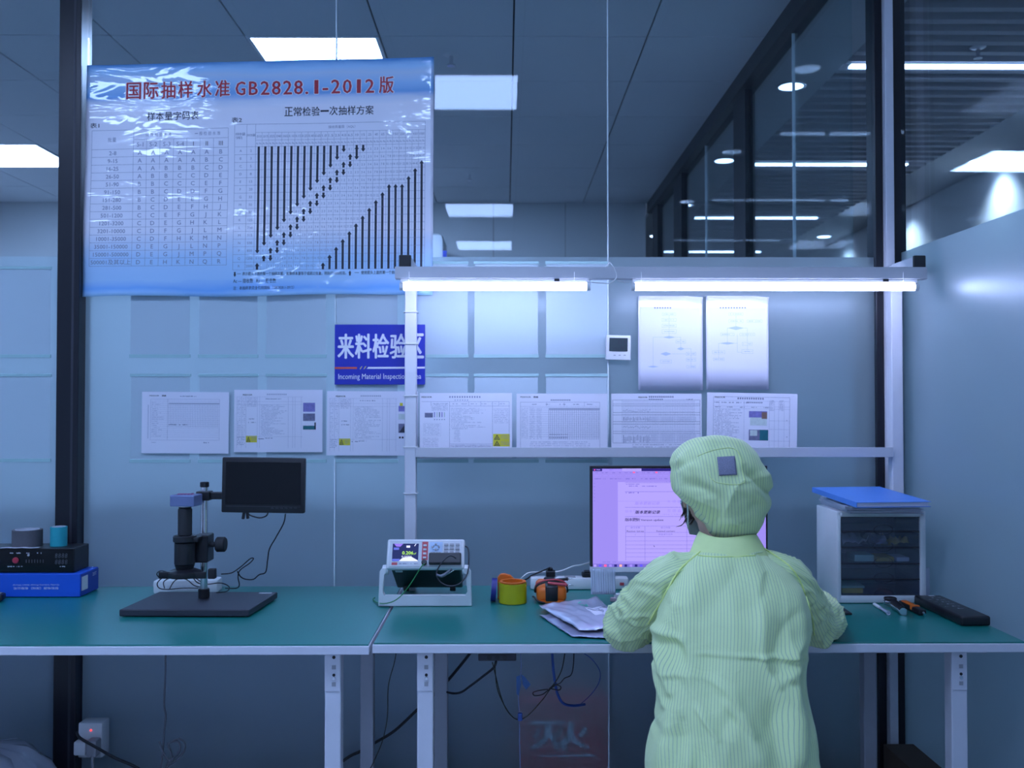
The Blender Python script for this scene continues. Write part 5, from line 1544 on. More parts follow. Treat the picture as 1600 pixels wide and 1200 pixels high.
# clear plate leaning right of the cabinet
b = MB(); b.box(1.303, 1.322, 2.995, 2.9965, TZ + .001, TZ + .105, .0004); tag(b.build('clear_plate', M['clear_folder'], None), 'narrow clear plastic plate standing right of the drawer cabinet', 'plate')

# ------------------------------------------------------------------ right end: pad, tools, black box
b = MB(); b.prism([(.80, 2.80), (1.010, 2.805), (1.014, 2.962), (.80, 2.960)], .006, Matrix.Translation((0, 0, TZ + .0005)), bev=.001)
pd = thing('mouse_pad', 'black slab corner peeking out beside the right sleeve, before the cabinet', 'mouse pad', (.90, 2.88, TZ))
b.build('pad', M['black_soft'], pd)
b = MB(); q = Vector((.985, 2.82, TZ + .0067)); b.cbox(q, (.022, .004, .0004)); b.build('yellow_print', M['p_yellow'], pd)
def tz(x, y, z): return atz(1220 + x / 4.444, 750 + y / 4.444, z)
t = thing('marker_tube', 'clear plastic tube lying before the drawer cabinet', 'tube', tz(700, 890, TZ))
a_, b_ = tz(650, 862, TZ + .006), tz(745, 922, TZ + .006)
b = MB(); b.cyl(a_, a_ + (b_ - a_) * .45, .0052, n=14); b.build('cap', M['white_plastic'], t, smooth=40)
b = MB(); b.cyl(a_ + (b_ - a_) * .45, b_, .0045, n=14); b.build('barrel', M['clear_folder'], t, smooth=40)
b = MB(); b.lathe([(.003, 0), (.0062, 0), (.0062, .004), (.003, .004)], Matrix.Translation(b_) @ (b_ - a_).to_track_quat('Z', 'Y').to_matrix().to_4x4(), 16, closed=True); b.build('rim', M['clear_folder'], t, smooth=40)
t = thing('cable_cutter', 'black and silver round-headed tool lying before the drawer cabinet', 'cutter', tz(780, 860, TZ))
h0, h1 = tz(760, 838, TZ + .017), tz(850, 905, TZ + .016)
b = MB(); b.cyl(h0 - Vector((0, 0, .0115)), h0 + Vector((0, 0, .002)), .021, n=28, bev=.003); b.tube([h0 + (h1 - h0) * .35 - Vector((0, 0, .004)), h1 - Vector((0, 0, .004))], [.012, .011], 12); b.build('metal_edge', M['chrome'], t, smooth=40)
b = MB(); b.cyl(h0 + Vector((0, 0, .0022)), h0 + Vector((0, 0, .011)), .019, n=28, bev=.003); b.tube([h0 + (h1 - h0) * .3 + Vector((0, 0, .002)), h0 + (h1 - h0) * .97 + Vector((0, 0, .001))], [.0115, .0105], 12); b.build('grip', M['black'], t, smooth=40)
t = thing('utility_knife', 'orange and black utility knife lying beside the long black box', 'knife', tz(910, 890, TZ))
k0, k1 = tz(842, 852, TZ + .010), tz(985, 920, TZ + .010)
d = (k1 - k0); dn = d.normalized(); rz = math.atan2(dn.y, dn.x); mid = (k0 + k1) / 2
b = MB(); b.cbox(mid, (d.length, .024, .016), .004, rz=rz); b.build('handle', M['black'], t, smooth=40)
b = MB(); b.cbox(mid - dn * .022 + Vector((0, 0, .0045)), (d.length * .55, .018, .012), .003, rz=rz); b.cbox(mid + dn * .018 + Vector((0, 0, .004)), (.014, .026, .015), .003, rz=rz); b.build('orange_slider', M['orange'], t, smooth=40)
b = MB(); b.cyl(k1 + dn * .004, k1 + dn * .012 + Vector((0, 0, -.003)), .004, n=10); b.build('end_screw', M['chrome'], t, smooth=40)
t = thing('controller_box', 'long black slab device with white print at the right bench end', 'device', (1.303, 2.81, TZ))
R = Matrix.Translation((1.302, 2.81, TZ + .001)) @ Matrix.Rotation(.02, 4, 'Z')
b = MB(); b.box(-.044, .040, -.148, .148, 0, .027, .006, R, 3); bb = b.build('case', M['black'], t, smooth=40)
fn = lambda s, tt, dd=0: R @ Vector((-.044 + s * .001, .148 - tt * .001, .0273 + .0002 * dd))
sh = Sheet(fn); Wp = ('white_print', M['label_white'])
for k in range(6): sh.rect(Wp, 36 + 1.0 * k, 40 + k * 30, 42 + 1.0 * k, 47 + k * 30, 1); sh.scribble(Wp, 48, 62, 44 + k * 30, 4)
for k in range(4): sh.scribble(Wp, 14, 26, 70 + k * 34, 3.5)
sh.rect(Wp, 40, 8, 58, 22, 1)
sh.build(bb)

# ------------------------------------------------------------------ below the bench
def c8(x, y, Y): return at(560 + x / 3.478, 1000 + y / 3.478, Y)
def c1(x, y, Y): return at(x / 2.667, 980 + y / 2.667, Y)
t = thing('outlet_strip', 'dark outlet strip fixed under the bench front, above the tangled wires', 'outlet strip', (-.02, 2.57, .66))
a, c = c8(650, 85, 2.56), c8(858, 124, 2.56)
b = MB(); b.box(a.x, c.x, 2.5765, 2.6035, c.z, .6995, .003); b.build('housing', M['dark_navy'], t)
for k in range(3):
    b = MB(); x = a.x + .03 + k * (c.x - a.x - .06) / 2; b.cyl((x, 2.577, (c.z + .700) / 2), (x, 2.5745, (c.z + .700) / 2), .007, n=14); b.build('outlet', M['black'], t)
OL = mat('olive_wire', (0.03, 0.035, 0.02), 0.5); BL = mat('blue_wire', (0.03, 0.09, 0.36), 0.45); BP = mat('pale_blue_wire', (0.20, 0.26, 0.48), 0.5)
WG = 'loose wires under the bench'
for name, lab, pts, r, m in (
    ('thin_wire', 'thin olive wire hanging behind the front legs, beside the bench joint', [c8(207, 40, 2.95), c8(196, 120, 2.95), c8(163, 250, 2.95), c8(157, 420, 2.95), c8(130, 550, 2.95), c8(82, 665, 2.95), c8(40, 740, 2.95)], .0015, OL),
    ('power_cable', 'thick black cable rising diagonally behind the bench legs', [c8(-190, 740, 3.23), c8(-60, 640, 3.23), c8(10, 605, 3.23), c8(90, 558, 3.23), c8(200, 490, 3.23), c8(320, 378, 3.23), c8(410, 297, 3.23), c8(490, 215, 3.23), c8(600, 80, 3.23), c8(640, 10, 3.23)], .0050, K),
    ('power_cable', 'black cable sagging from the outlet strip to the rear leg', [c8(748, 118, 2.575), c8(735, 150, 2.62), c8(680, 195, 2.72), c8(610, 248, 2.88), c8(555, 285, 3.02), c8(500, 288, 3.1), c8(440, 262, 3.2), c8(400, 215, 3.22)], .0035, K),
    ('thin_wire', 'olive wire drooping from the outlet strip to the blue clip', [c8(728, 122, 2.575), c8(745, 190, 2.64), c8(770, 290, 2.66), c8(800, 370, 2.68), c8(840, 420, 2.7), c8(875, 436, 2.7)], .0014, OL),
    ('thin_wire', 'second olive wire drooping beside the first below the outlet strip', [c8(742, 122, 2.575), c8(752, 250, 2.66), c8(785, 340, 2.67), c8(835, 415, 2.69), c8(872, 434, 2.7)], .0014, OL),
    ('thin_wire', 'olive wire rising from the blue clip through the knot', [c8(880, 436, 2.7), c8(930, 402, 2.7), c8(1000, 325, 2.7), c8(1045, 262, 2.7), c8(1085, 205, 2.7), c8(1108, 150, 2.7), c8(1122, 70, 2.72), c8(1125, 40, 2.72)], .0016, OL),
    ('thin_wire', 'black curly wire above the knot', [c8(1172, 60, 2.72), c8(1168, 140, 2.7), c8(1155, 190, 2.7), c8(1120, 208, 2.7), c8(1095, 235, 2.7), c8(1060, 246, 2.7), c8(1035, 268, 2.7)], .0016, K),
    ('wire_knot', 'small bow shaped knot of black wire', [c8(1030, 268, 2.69), c8(985, 274, 2.69), c8(950, 285, 2.69), c8(958, 302, 2.69), c8(1000, 296, 2.69), c8(1035, 270, 2.685), c8(1075, 246, 2.69), c8(1100, 255, 2.69), c8(1090, 272, 2.69), c8(1045, 264, 2.68)], .0016, K),
    ('blue_cable', 'thicker blue cable curving down behind the knot', [c8(1052, 50, 2.9), c8(1058, 140, 2.9), c8(1068, 225, 2.9), c8(1085, 300, 2.9), c8(1115, 345, 2.92), c8(1170, 357, 2.95), c8(1230, 350, 3.0)], .0042, BL),
    ('thin_wire', 'thin dark blue wire bowing out toward the person', [c8(1222, 70, 2.9), c8(1270, 105, 2.9), c8(1312, 170, 2.9), c8(1305, 235, 2.9), c8(1260, 300, 2.95), c8(1200, 355, 3.0)], .0013, BL),
    ('thin_wire', 'thin pale blue wire hanging straight through the blue clip', [c8(880, 60, 2.7), c8(884, 160, 2.7), c8(870, 290, 2.7), c8(874, 420, 2.7), c8(876, 560, 2.7), c8(880, 720, 2.7)], .0012, BP)):
    cord(name, lab, pts, r, m, group=WG, cat='wire')
TB = mat('blue_tag', (0.04, 0.12, 0.32), 0.5)
def flag(lab, quad, Y):
    b = MB(); p = [c8(x, y, Y) for x, y in quad]; b.add(p, [tuple(range(len(p)))])
    return tag(b.build('wire_tag', TB, None, solid=.0012), lab, 'tag', 'blue tags on the wires')
flag('blue tag hanging straight on the pale wire', [(858, 200), (880, 190), (884, 240), (872, 302), (860, 296)], 2.695)
flag('blue tag sticking out to the right of the pale wire', [(884, 186), (905, 200), (936, 242), (912, 272), (892, 240)], 2.697)
b = MB(); p = c8(879, 417, 2.69); b.cbox(p, (.013, .012, .022), .003); tag(b.build('wire_clip', BL, None), 'small blue clip where the olive wires meet', 'clip')
GC = mat('grey_cord', (0.16, 0.17, 0.20), 0.5)
cord('grey_cable', 'grey cord hanging under the left bench, tied in a loop at its foot', [c1(690, 90, 3.16), c1(688, 220, 3.16), c1(684, 320, 3.16), c1(690, 370, 3.16), c1(683, 450, 3.16), c1(676, 540, 3.16), c1(664, 620, 3.16)], .0030, GC)
cord('grey_cable', 'coiled loop of grey cord above the floor under the left bench', [c1(664, 476, 3.15), c1(672, 500, 3.15), c1(690, 540, 3.15), c1(715, 560, 3.15), c1(712, 520, 3.15), c1(700, 490, 3.15), c1(720, 472, 3.15), c1(748, 466, 3.15), c1(770, 486, 3.15), c1(765, 520, 3.15), c1(735, 555, 3.15), c1(700, 580, 3.15), c1(690, 600, 3.15), c1(706, 560, 3.15), c1(740, 530, 3.15), c1(752, 500, 3.15), c1(738, 475, 3.15), c1(705, 480, 3.15)], .0030, GC)
# socket box on the post
t = thing('socket_box', 'white wall socket box with a red light, low beside the black post', 'socket', (-1.40, 3.25, .22))
a, c = c1(325, 405, 3.20), c1(425, 520, 3.20)
b = MB(); b.box(a.x, c.x, 3.20, 3.262, c.z - .02, a.z + .004, .005); sb = b.build('box', M['white_plastic'], t, smooth=40)
p = c1(378, 430, 3.198); b = MB(); b.cyl(p + Vector((0, .003, 0)), p, .0034, n=12); b.build('indicator', M['led_red'], t)
b = MB(); p = c1(340, 500, 3.18); b.cbox(p, (.040, .036, .045), .006); b.build('white_plug', M['white_plastic'], t, smooth=40)
b = MB(); p = c1(390, 500, 3.175); b.cbox(p, (.036, .045, .055), .008); b.build('grey_plug', M['grey_plastic'], t, smooth=40)
cord('black_cable', 'thick black cord leaving the socket box toward the floor', [c1(320, 440, 3.16), c1(335, 462, 3.13), c1(400, 500, 3.10), c1(480, 545, 3.08), c1(560, 580, 3.06), c1(660, 640, 3.05)], .0048, K)
cord('grey_cable', 'grey cord dropping from the grey plug', [c1(388, 525, 3.16), c1(385, 560, 3.15), c1(392, 620, 3.15)], .0042, M['grey_plastic'])
# plastic bag at the lower left
M['clear_bag'] = mat('clear_bag', (0.42, 0.45, 0.52), 0.22, spec=.8, alpha=.75)
b = MB()
def bagf(i, j):
    th = 2 * PI * i / 40; v = j / 16
    r = .21 * (1 - v ** 3 * .55) * (1 + .18 * noise.noise(Vector((math.cos(th) * 2.2, math.sin(th) * 2.2, v * 5))) + .06 * noise.noise(Vector((math.cos(th) * 7, math.sin(th) * 7, v * 12))))
    z = .315 * v ** .8 * (1 + .06 * noise.noise(Vector((math.cos(th) * 3, math.sin(th) * 3, 4))))
    if j == 16: r *= .25
    return Vector((-1.60 + 1.15 * r * math.cos(th), 2.99 + .8 * r * math.sin(th), z + .001))
g = b.grid(bagf, 40, 17, closed_u=True); b.bm.faces.new(g[-1]); b.bm.faces.new(g[0][::-1])
tag(b.build('plastic_bag', M['clear_bag'], None, smooth=50), 'crumpled clear plastic bag on the floor under the left bench', 'plastic bag')
# cardboard box under the right end
M['card'] = mat('brown_cardboard', (0.10, 0.065, 0.045), 0.8)
t = thing('cardboard_box', 'dark brown cardboard box on the floor under the right bench end', 'box', (1.29, 2.9, 0))
b = MB(); b.box(1.245, 1.345, 2.68, 3.18, .001, .245, .002); b.build('box_body', M['card'], t)
b = MB(); b.box(1.28, 1.31, 2.6785, 2.6798, .02, .2448); b.build('packing_tape', M['tape_grey'], t)
# extinguisher box behind the glass
M['red_box'] = mat('red_painted_steel', (0.85, 0.012, 0.03), 0.4)
t = thing('extinguisher_box', 'red fire extinguisher box behind the frosted glass, under the bench', 'extinguisher box', (.19, 3.42, 0))
a, c = at(813, 1104, 3.298), at(953, 1104, 3.298)
b = MB(); b.box(a.x, c.x, 3.298, 3.46, .001, a.z, .004); xb = b.build('box_body', M['red_box'], t)
b = MB(); b.box(a.x + .004, c.x - .004, 3.303, 3.46, a.z + .0008, a.z + .010, .002); b.build('lid', M['red_box'], t)
fn = plane_fn((a.x, 3.297, a.z), (1, 0, 0), (0, 0, 1), .001, .0006)
sh = Sheet(fn)
for k, ch in enumerate('灭火'): sh.text(('white_lettering', M['sign_white']), ch, 95 + k * 80, 100, 95, bold=.03)
sh.rect(('white_lettering', M['sign_white']), 60, 165, 260, 172)
sh.build(xb)
for k, l in ((0, 'fire extinguisher standing behind the red box, left one'), (1, 'fire extinguisher standing behind the red box, right one')):
    p = at(838 + k * 70, 1092, 3.545)
    e = thing('fire_extinguisher', l, 'fire extinguisher', (p.x, 3.545, 0), 0, 'fire extinguishers behind the red box')
    T = Matrix.Translation((p.x, 3.545, 0))
    b = MB(); b.lathe([(.058, .001), (.062, .01), (.062, p.z - .02), (.045, p.z + .02), (.02, p.z + .035)], T, 24); b.build('cylinder', M['red_box'], e, smooth=50)
    b = MB(); b.lathe([(.018, p.z + .034), (.018, p.z + .06), (.012, p.z + .065)], T, 16); b.build('valve', M['chrome'], e, smooth=50)
    b = MB(); b.box(p.x - .012, p.x + .07, 3.535, 3.555, p.z + .062, p.z + .070, .002); b.build('grip', M['black'], e)
# low cabinets added behind the frosted panes to block backlight and darken them
for x0, x1, l in ((.05, 1.14, 'low dark cabinet added to darken the frosted glass, below the right bench'), (-.60, .04, 'low dark cabinet added to darken the frosted glass, left of the red box'),
                  (-1.48, -.62, 'low dark cabinet added to darken the frosted glass, below the left bench'), (-2.9, -1.50, 'low dark cabinet added to darken the frosted glass, left of the black post')):
    t = thing('added_cabinet', l, 'cabinet', ((x0 + x1) / 2, 3.86, 0), 0, 'low cabinets added to darken the frosted glass')
    b = MB(); b.box(x0, x1, 3.62, 4.10, .001, .955, .004); b.build('added_carcass', M['slate_blue'], t)
    b = MB(); b.box(x0 - .005, x1 + .005, 3.615, 4.105, .9555, .975, .003); b.build('added_worktop', M['dark_slate'], t)
# ------------------------------------------------------------------ the person at the bench
def suit_mat(name, base, line, pitch, wob=0.0):
    """anti-static cloth: fine dark threads along the cloth's length"""
    m, nt, b, out = nodes(name)
    tc = nt.nodes.new('ShaderNodeTexCoord'); sep = nt.nodes.new('ShaderNodeSeparateXYZ')
    nt.links.new(tc.outputs['UV'], sep.inputs[0])
    def mt(op, a, bb):
        n = nt.nodes.new('ShaderNodeMath'); n.operation = op
        for i, v in enumerate((a, bb)):
            if isinstance(v, (int, float)): n.inputs[i].default_value = v
            elif v is not None: nt.links.new(v, n.inputs[i])
        return n.outputs[0]
    f = mt('FRACT', mt('DIVIDE', sep.outputs[0], pitch), None)
    d = mt('ABSOLUTE', mt('SUBTRACT', f, .5), None)
    mr = nt.nodes.new('ShaderNodeMapRange'); mr.inputs[1].default_value = .03; mr.inputs[2].default_value = .12; mr.inputs[3].default_value = 1; mr.inputs[4].default_value = 0
    nt.links.new(d, mr.inputs[0])
    nz = nt.nodes.new('ShaderNodeTexNoise'); nz.inputs['Scale'].default_value = 14; nz.inputs['Detail'].default_value = 3
    nt.links.new(tc.outputs['Object'], nz.inputs['Vector'])
    m0 = nt.nodes.new('ShaderNodeMix'); m0.data_type = 'RGBA'
    m0.inputs[6].default_value = (*[c * .95 for c in base], 1); m0.inputs[7].default_value = (*[min(1, c * 1.05) for c in base], 1)
    nt.links.new(nz.outputs['Fac'], m0.inputs[0])
    m1 = nt.nodes.new('ShaderNodeMix'); m1.data_type = 'RGBA'; m1.inputs[7].default_value = (*line, 1)
    nt.links.new(m0.outputs[2], m1.inputs[6]); nt.links.new(mr.outputs[0], m1.inputs[0])
    nt.links.new(m1.outputs[2], b.inputs['Base Color'])
    b.inputs['Roughness'].default_value = .62
    b.inputs['Sheen Weight'].default_value = .15
    bp = nt.nodes.new('ShaderNodeBump'); bp.inputs['Strength'].default_value = .6; bp.inputs['Distance'].default_value = .004
    n2 = nt.nodes.new('ShaderNodeTexNoise'); n2.inputs['Scale'].default_value = 22; n2.inputs['Detail'].default_value = 3; n2.inputs['Distortion'].default_value = 1.2
    nt.links.new(tc.outputs['Object'], n2.inputs['Vector'])
    nt.links.new(n2.outputs['Fac'], bp.inputs['Height']); nt.links.new(bp.outputs['Normal'], b.inputs['Normal'])
    return m
SUIT = (0.67, 0.80, 0.39); LINE = (0.34, 0.48, 0.32)
M['suit'] = suit_mat('striped_green_cloth', SUIT, LINE, .0073)
M['suit_plain'] = mat('green_cloth_plain', (0.69, 0.81, 0.34), .62, mottle=.05, scale=60, bump=.1)
M['seam'] = mat('green_seam', (0.74, 0.86, 0.30), .6)
M['skin'] = mat('skin', (0.56, 0.36, 0.27), .5, mottle=.05, scale=30)
M['hair'] = mat('dark_brown_hair', (0.035, 0.020, 0.018), .45, mottle=.4, scale=120)
M['mask'] = mat('pale_blue_mask', (0.55, 0.66, 0.74), .8)
M['mesh_grey'] = mat('grey_mesh_patch', (0.22, 0.22, 0.30), .7, mottle=.5, scale=500)
M['trouser'] = mat('dark_trousers', (0.03, 0.035, 0.06), .8)
M['shoe'] = mat('white_shoe', (0.6, 0.6, 0.62), .5)

person = thing('person', 'person seated at the bench in a striped pale green coat and cap, seen from behind', 'person', (.50, 2.10, 0))

def interp(L, t):
    """Catmull-Rom through rows of numbers, t in 0..len-1"""
    n = len(L); i = min(int(t), n - 2); f = t - i
    a, b_, c, d = L[max(i - 1, 0)], L[i], L[i + 1], L[min(i + 2, n - 1)]
    return [.5 * ((2 * q) + (r - p) * f + (2 * p - 5 * q + 4 * r - s) * f * f + (3 * q - p - 3 * r + s) * f ** 3) for p, q, r, s in zip(a, b_, c, d)]

def proj(p):
    v = CAM_R.transposed() @ (p - CAM_O)
    return 800 + v.x / -v.z * F, 600 - v.y / -v.z * F
def segd(px, py, a, b_):
    dx, dy = b_[0] - a[0], b_[1] - a[1]
    t = max(0, min(1, ((px - a[0]) * dx + (py - a[1]) * dy) / (dx * dx + dy * dy)))
    return math.hypot(px - a[0] - t * dx, py - a[1] - t * dy), t

# coat body: rows of (y, x left, x right, depth of the axis, half thickness)
rows = [(1330, 1000, 1290, 2.09, .165), (1260, 1004, 1284, 2.09, .160), (1200, 1010, 1275, 2.10, .152), (1156, 1013, 1270, 2.11, .146), (1112, 1018, 1260, 2.13, .140), (1067, 1024, 1255, 2.15, .134),
        (1019, 1026, 1258, 2.18, .130), (975, 1024, 1264, 2.21, .127), (930, 1034, 1256, 2.24, .120), (895, 1054, 1234, 2.265, .108), (872, 1078, 1206, 2.28, .092), (856, 1095, 1190, 2.29, .072), (842, 1102, 1183, 2.297, .060)]
Q = []
for (y, xl, xr, Yc, ry) in rows:
    a, c = at(xl, y, Yc), at(xr, y, Yc)
    Q.append(((a.x + c.x) / 2, (c.x - a.x) / 2, Yc, ry, a.z))
FOLDS = [((1012, 976), (1062, 1000), .010, 8), ((1020, 996), (1050, 1050), .011, 8), ((1034, 1016), (1046, 1080), .009, 7), ((1052, 990), (1064, 1035), -.008, 8), ((1026, 1040), (1034, 1100), .008, 7),
         ((1085, 1023), (1160, 1025), .0025, 4), ((1160, 1025), (1256, 1027), .005, 4), ((1190, 1030), (1235, 1062), .004, 6), ((1256, 1030), (1212, 1070), .006, 9), ((1258, 1000), (1225, 1030), .007, 9),
         ((1088, 1108), (1122, 1152), .006, 5), ((1132, 1100), (1178, 1146), .006, 5), ((1105, 1085), (1090, 1010), -.010, 24), ((1100, 960), (1140, 905), -.006, 26), ((1180, 990), (1215, 930), .006, 22),
         ((1140, 1060), (1180, 1180), .007, 20), ((1090, 1160), (1100, 1230), -.009, 18), ((1235, 1080), (1252, 1180), .008, 14), ((1210, 1110), (1222, 1200), -.008, 14), ((1045, 1110), (1030, 1200), .009, 12), ((1064, 1130), (1058, 1210), -.008, 11),
         ((1065, 930), (1040, 985), .007, 14), ((1240, 925), (1256, 985), .006, 12), ((1120, 868), (1165, 868), -.003, 8)]
NU, NV = 200, 210
def coat_pt(i, j):
    xc, rx, Yc, ry, z = interp(Q, (len(Q) - 1) * j / (NV - 1))
    th = 2 * PI * i / NU
    e = 2 / 2.35
    s, c = math.sin(th), math.cos(th)
    dx, dy = math.copysign(abs(s) ** e, s), -math.copysign(abs(c) ** e, c)
    p = Vector((xc + rx * dx, Yc + ry * dy, z))
    # the spine valley and shoulder blades of a forward lean
    n = Vector((dx / max(rx, .02), dy / max(ry, .02), 0)).normalized()
    t = j / (NV - 1)
    k = .015 * noise.noise(Vector((p.x * 9, p.z * 4.0, 1.5))) + .008 * noise.noise(Vector((p.x * 22, p.z * 9, 7.5)))
    w1 = noise.noise(Vector((p.x * 5, p.z * 5, 3.3))) * .6
    rg = 1 - abs(noise.noise(Vector((p.x * 7 + w1 + p.z * 2.5, p.z * 3.2 - p.x * 3 + w1, 5.1))))
    rg2 = 1 - abs(noise.noise(Vector((p.x * 8 - p.z * 5 + w1, p.z * 4 + p.x * 4, 11.7))))
    k += .012 * max(0, rg - .72) / .28 * max(0, rg - .72) / .28 - .006 * max(0, rg2 - .78) / .22
    k *= max(0.15, 1 - abs(t - .35) * .9) if t < .9 else .1
    if c > -.2:
        px, py = proj(p)
        for a, b_, amp, w in FOLDS:
            if min(a[0], b_[0]) - 3 * w < px < max(a[0], b_[0]) + 3 * w and min(a[1], b_[1]) - 3 * w < py < max(a[1], b_[1]) + 3 * w:
                d, tt = segd(px, py, a, b_)
                k += 1.7 * amp * math.exp(-(d / w) ** 2) * (.55 + .45 * math.sin(PI * min(1, max(0, tt))))
    return p + n * k
cache = {(i, j): coat_pt(i, j) for i in range(NU) for j in range(NV)}
arc = {}
for j in range(NV):
    tot = 0; arc[(0, j)] = 0
    xc, rx, Yc, ry, z = interp(Q, (len(Q) - 1) * j / (NV - 1))
    h = PI * (3 * (rx + ry) - math.sqrt((3 * rx + ry) * (rx + 3 * ry)))
    prev = None
    L = [0.0]
    for i in range(1, NU + 1):
        th0, th1 = 2 * PI * (i - 1) / NU, 2 * PI * i / NU
        e = 2 / 2.35
        def q(th): s, c = math.sin(th), math.cos(th); return (rx * math.copysign(abs(s) ** e, s), -ry * math.copysign(abs(c) ** e, c))
        a, b_ = q(th0), q(th1); L.append(L[-1] + math.hypot(a[0] - b_[0], a[1] - b_[1]))
    for i in range(NU + 1):
        arc[(i, j)] = L[i] if i <= NU // 2 else L[i] - L[NU]
def coat_uv(i, j):
    a = arc[(i, j)]
    if i == NU: a = 0.0
    return (a, j * .005)
b = MB()
g = b.grid(lambda i, j: cache[(i, j)], NU, NV, closed_u=True, uvfn=lambda i, j: coat_uv(i, j))
# fix the front seam: one column of faces jumps from +half to -half
coat = b.build('coat', M['suit'], person, smooth=True)

def sleeve(path, name, seed, folds):
    """path rows: (x, y, z, r across, r high)"""
    nu, nv = 72, 140
    P_ = [interp(path, (len(path) - 1) * j / (nv - 1)) for j in range(nv)]
    C_ = [Vector(p[:3]) for p in P_]
    Tn = [(C_[min(j + 1, nv - 1)] - C_[max(j - 1, 0)]).normalized() for j in range(nv)]
    cum = [0.0]
    for j in range(1, nv): cum.append(cum[-1] + (C_[j] - C_[j - 1]).length)
    U = Vector((0, -1, 0)); fr = []
    for j in range(nv):
        U = (U - Tn[j] * U.dot(Tn[j])).normalized(); fr.append((U.copy(), Tn[j].cross(U)))
    def fn(i, j):
        th = 2 * PI * i / nu; r1, r2 = P_[j][3], P_[j][4]
        u, v = fr[j]
        d = u * (math.cos(th) * r1) + v * (math.sin(th) * r2)
        p = C_[j] + d
        L = cum[j]
        k = .006 * noise.noise(Vector((math.cos(th) * 1.5 + seed, math.sin(th) * 1.5, L * 14))) + .0035 * noise.noise(Vector((math.cos(th) * 3 + seed, math.sin(th) * 3, L * 34)))
        for (c0, ph, w, amp) in folds:         # rings of gathered cloth, on one side of the arm
            k += amp * math.exp(-((L - c0 - .018 * math.sin(th * 2 + ph)) / w) ** 2) * (.5 + .5 * math.cos(th - ph))
        rg = 1 - abs(noise.noise(Vector((math.cos(th) * 1.3 + seed + L * 9, math.sin(th) * 1.3, L * 16 + seed))))
        k += .007 * (max(0, rg - .7) / .3) ** 2 * min(1, j / 30)
        fade = min(1, j / 12)
        return p + d.normalized() * k * fade
    b = MB()
    rad = sum(p[3] + p[4] for p in P_) / nv / 2
    g = b.grid(fn, nu, nv, closed_u=True, uvfn=lambda i, j: (2 * PI * rad * 1.15 * i / nu, cum[j]))
    b.bm.faces.new(g[0][::-1])
    return b.build(name, M['suit'], person, smooth=True)
def row(px, py, Y, r1, r2=None):
    p = at(px, py, Y); return (p.x, p.y, p.z, r1, r2 or r1)
LA = [row(1104, 880, 2.275, .026), row(1074, 893, 2.28, .046), row(1040, 911, 2.29, .055), row(1008, 945, 2.335, .054), row(982, 978, 2.415, .058, .056), (.355, 2.53, .806, .052, .050), (.395, 2.64, .800, .044), (.420, 2.735, .797, .037, .034)]
LA = [r if len(r) == 5 else (*r[:4], r[3]) for r in LA]
RA = [row(1180, 880, 2.275, .026), row(1207, 891, 2.28, .043), row(1237, 911, 2.288, .049), row(1260, 948, 2.335, .047), row(1272, 974, 2.415, .050), (.834, 2.52, .806, .051, .050), (.870, 2.63, .802, .043, .043), (.885, 2.735, .798, .036, .034)]
sl = sleeve(LA, 'sleeve', 2.0, [(.20, 1.0, .008, .007), (.235, 2.2, .009, .008), (.27, .4, .008, .008), (.31, 1.2, .009, .007), (.13, 5.5, .010, .006), (.10, 1.0, .012, -.004), (.345, 3.0, .010, .006)])
sr = sleeve(RA, 'sleeve', 9.0, [(.18, 4.6, .009, .007), (.215, 5.2, .010, .008), (.255, 4.0, .009, .009), (.12, 1.0, .012, .005), (.295, .5, .010, .007)])
# cuffs
for path in (LA, RA):
    a_, c_ = Vector(path[-2][:3]), Vector(path[-1][:3]); d = (c_ - a_).normalized()
    b = MB(); b.tube([c_ - d * .004, c_ + d * .002, c_ + d * .022, c_ + d * .026], [.032, .034, .031, .026], 28); b.build('cuff', M['seam'], sl if path is LA else sr, smooth=60)
# collar
def ring_at(y, xl, xr, Y, ry):
    a, c = at(xl, y, Y), at(xr, y, Y)
    return ((a.x + c.x) / 2, Y, a.z, (c.x - a.x) / 2, ry)
CO = [ring_at(871, 1076, 1202, 2.288, .088), ring_at(864, 1081, 1196, 2.292, .082), ring_at(850, 1085, 1191, 2.300, .076), ring_at(838, 1091, 1183, 2.308, .071), ring_at(832, 1094, 1180, 2.312, .070)]
b = MB()
def col(i, j):
    x, y, z, rx, ry = CO[j]; th = 2 * PI * i / 64
    zz = -.020 * max(0, -math.cos(th)) ** 2 if j > 1 else 0          # dips at the throat
    k = 1 + .015 * noise.noise(Vector((math.cos(th) * 3, math.sin(th) * 3, j * .7)))
    return Vector((x + rx * math.sin(th) * k, y - ry * math.cos(th) * k, z + zz + .003 * math.sin(3 * th)))
b.grid(col, 64, 5, closed_u=True, uvfn=lambda i, j: (j * .0073, i * .01))
cl_ = b.build('collar', M['suit_plain'], person, smooth=True, solid=.003, sub=1)

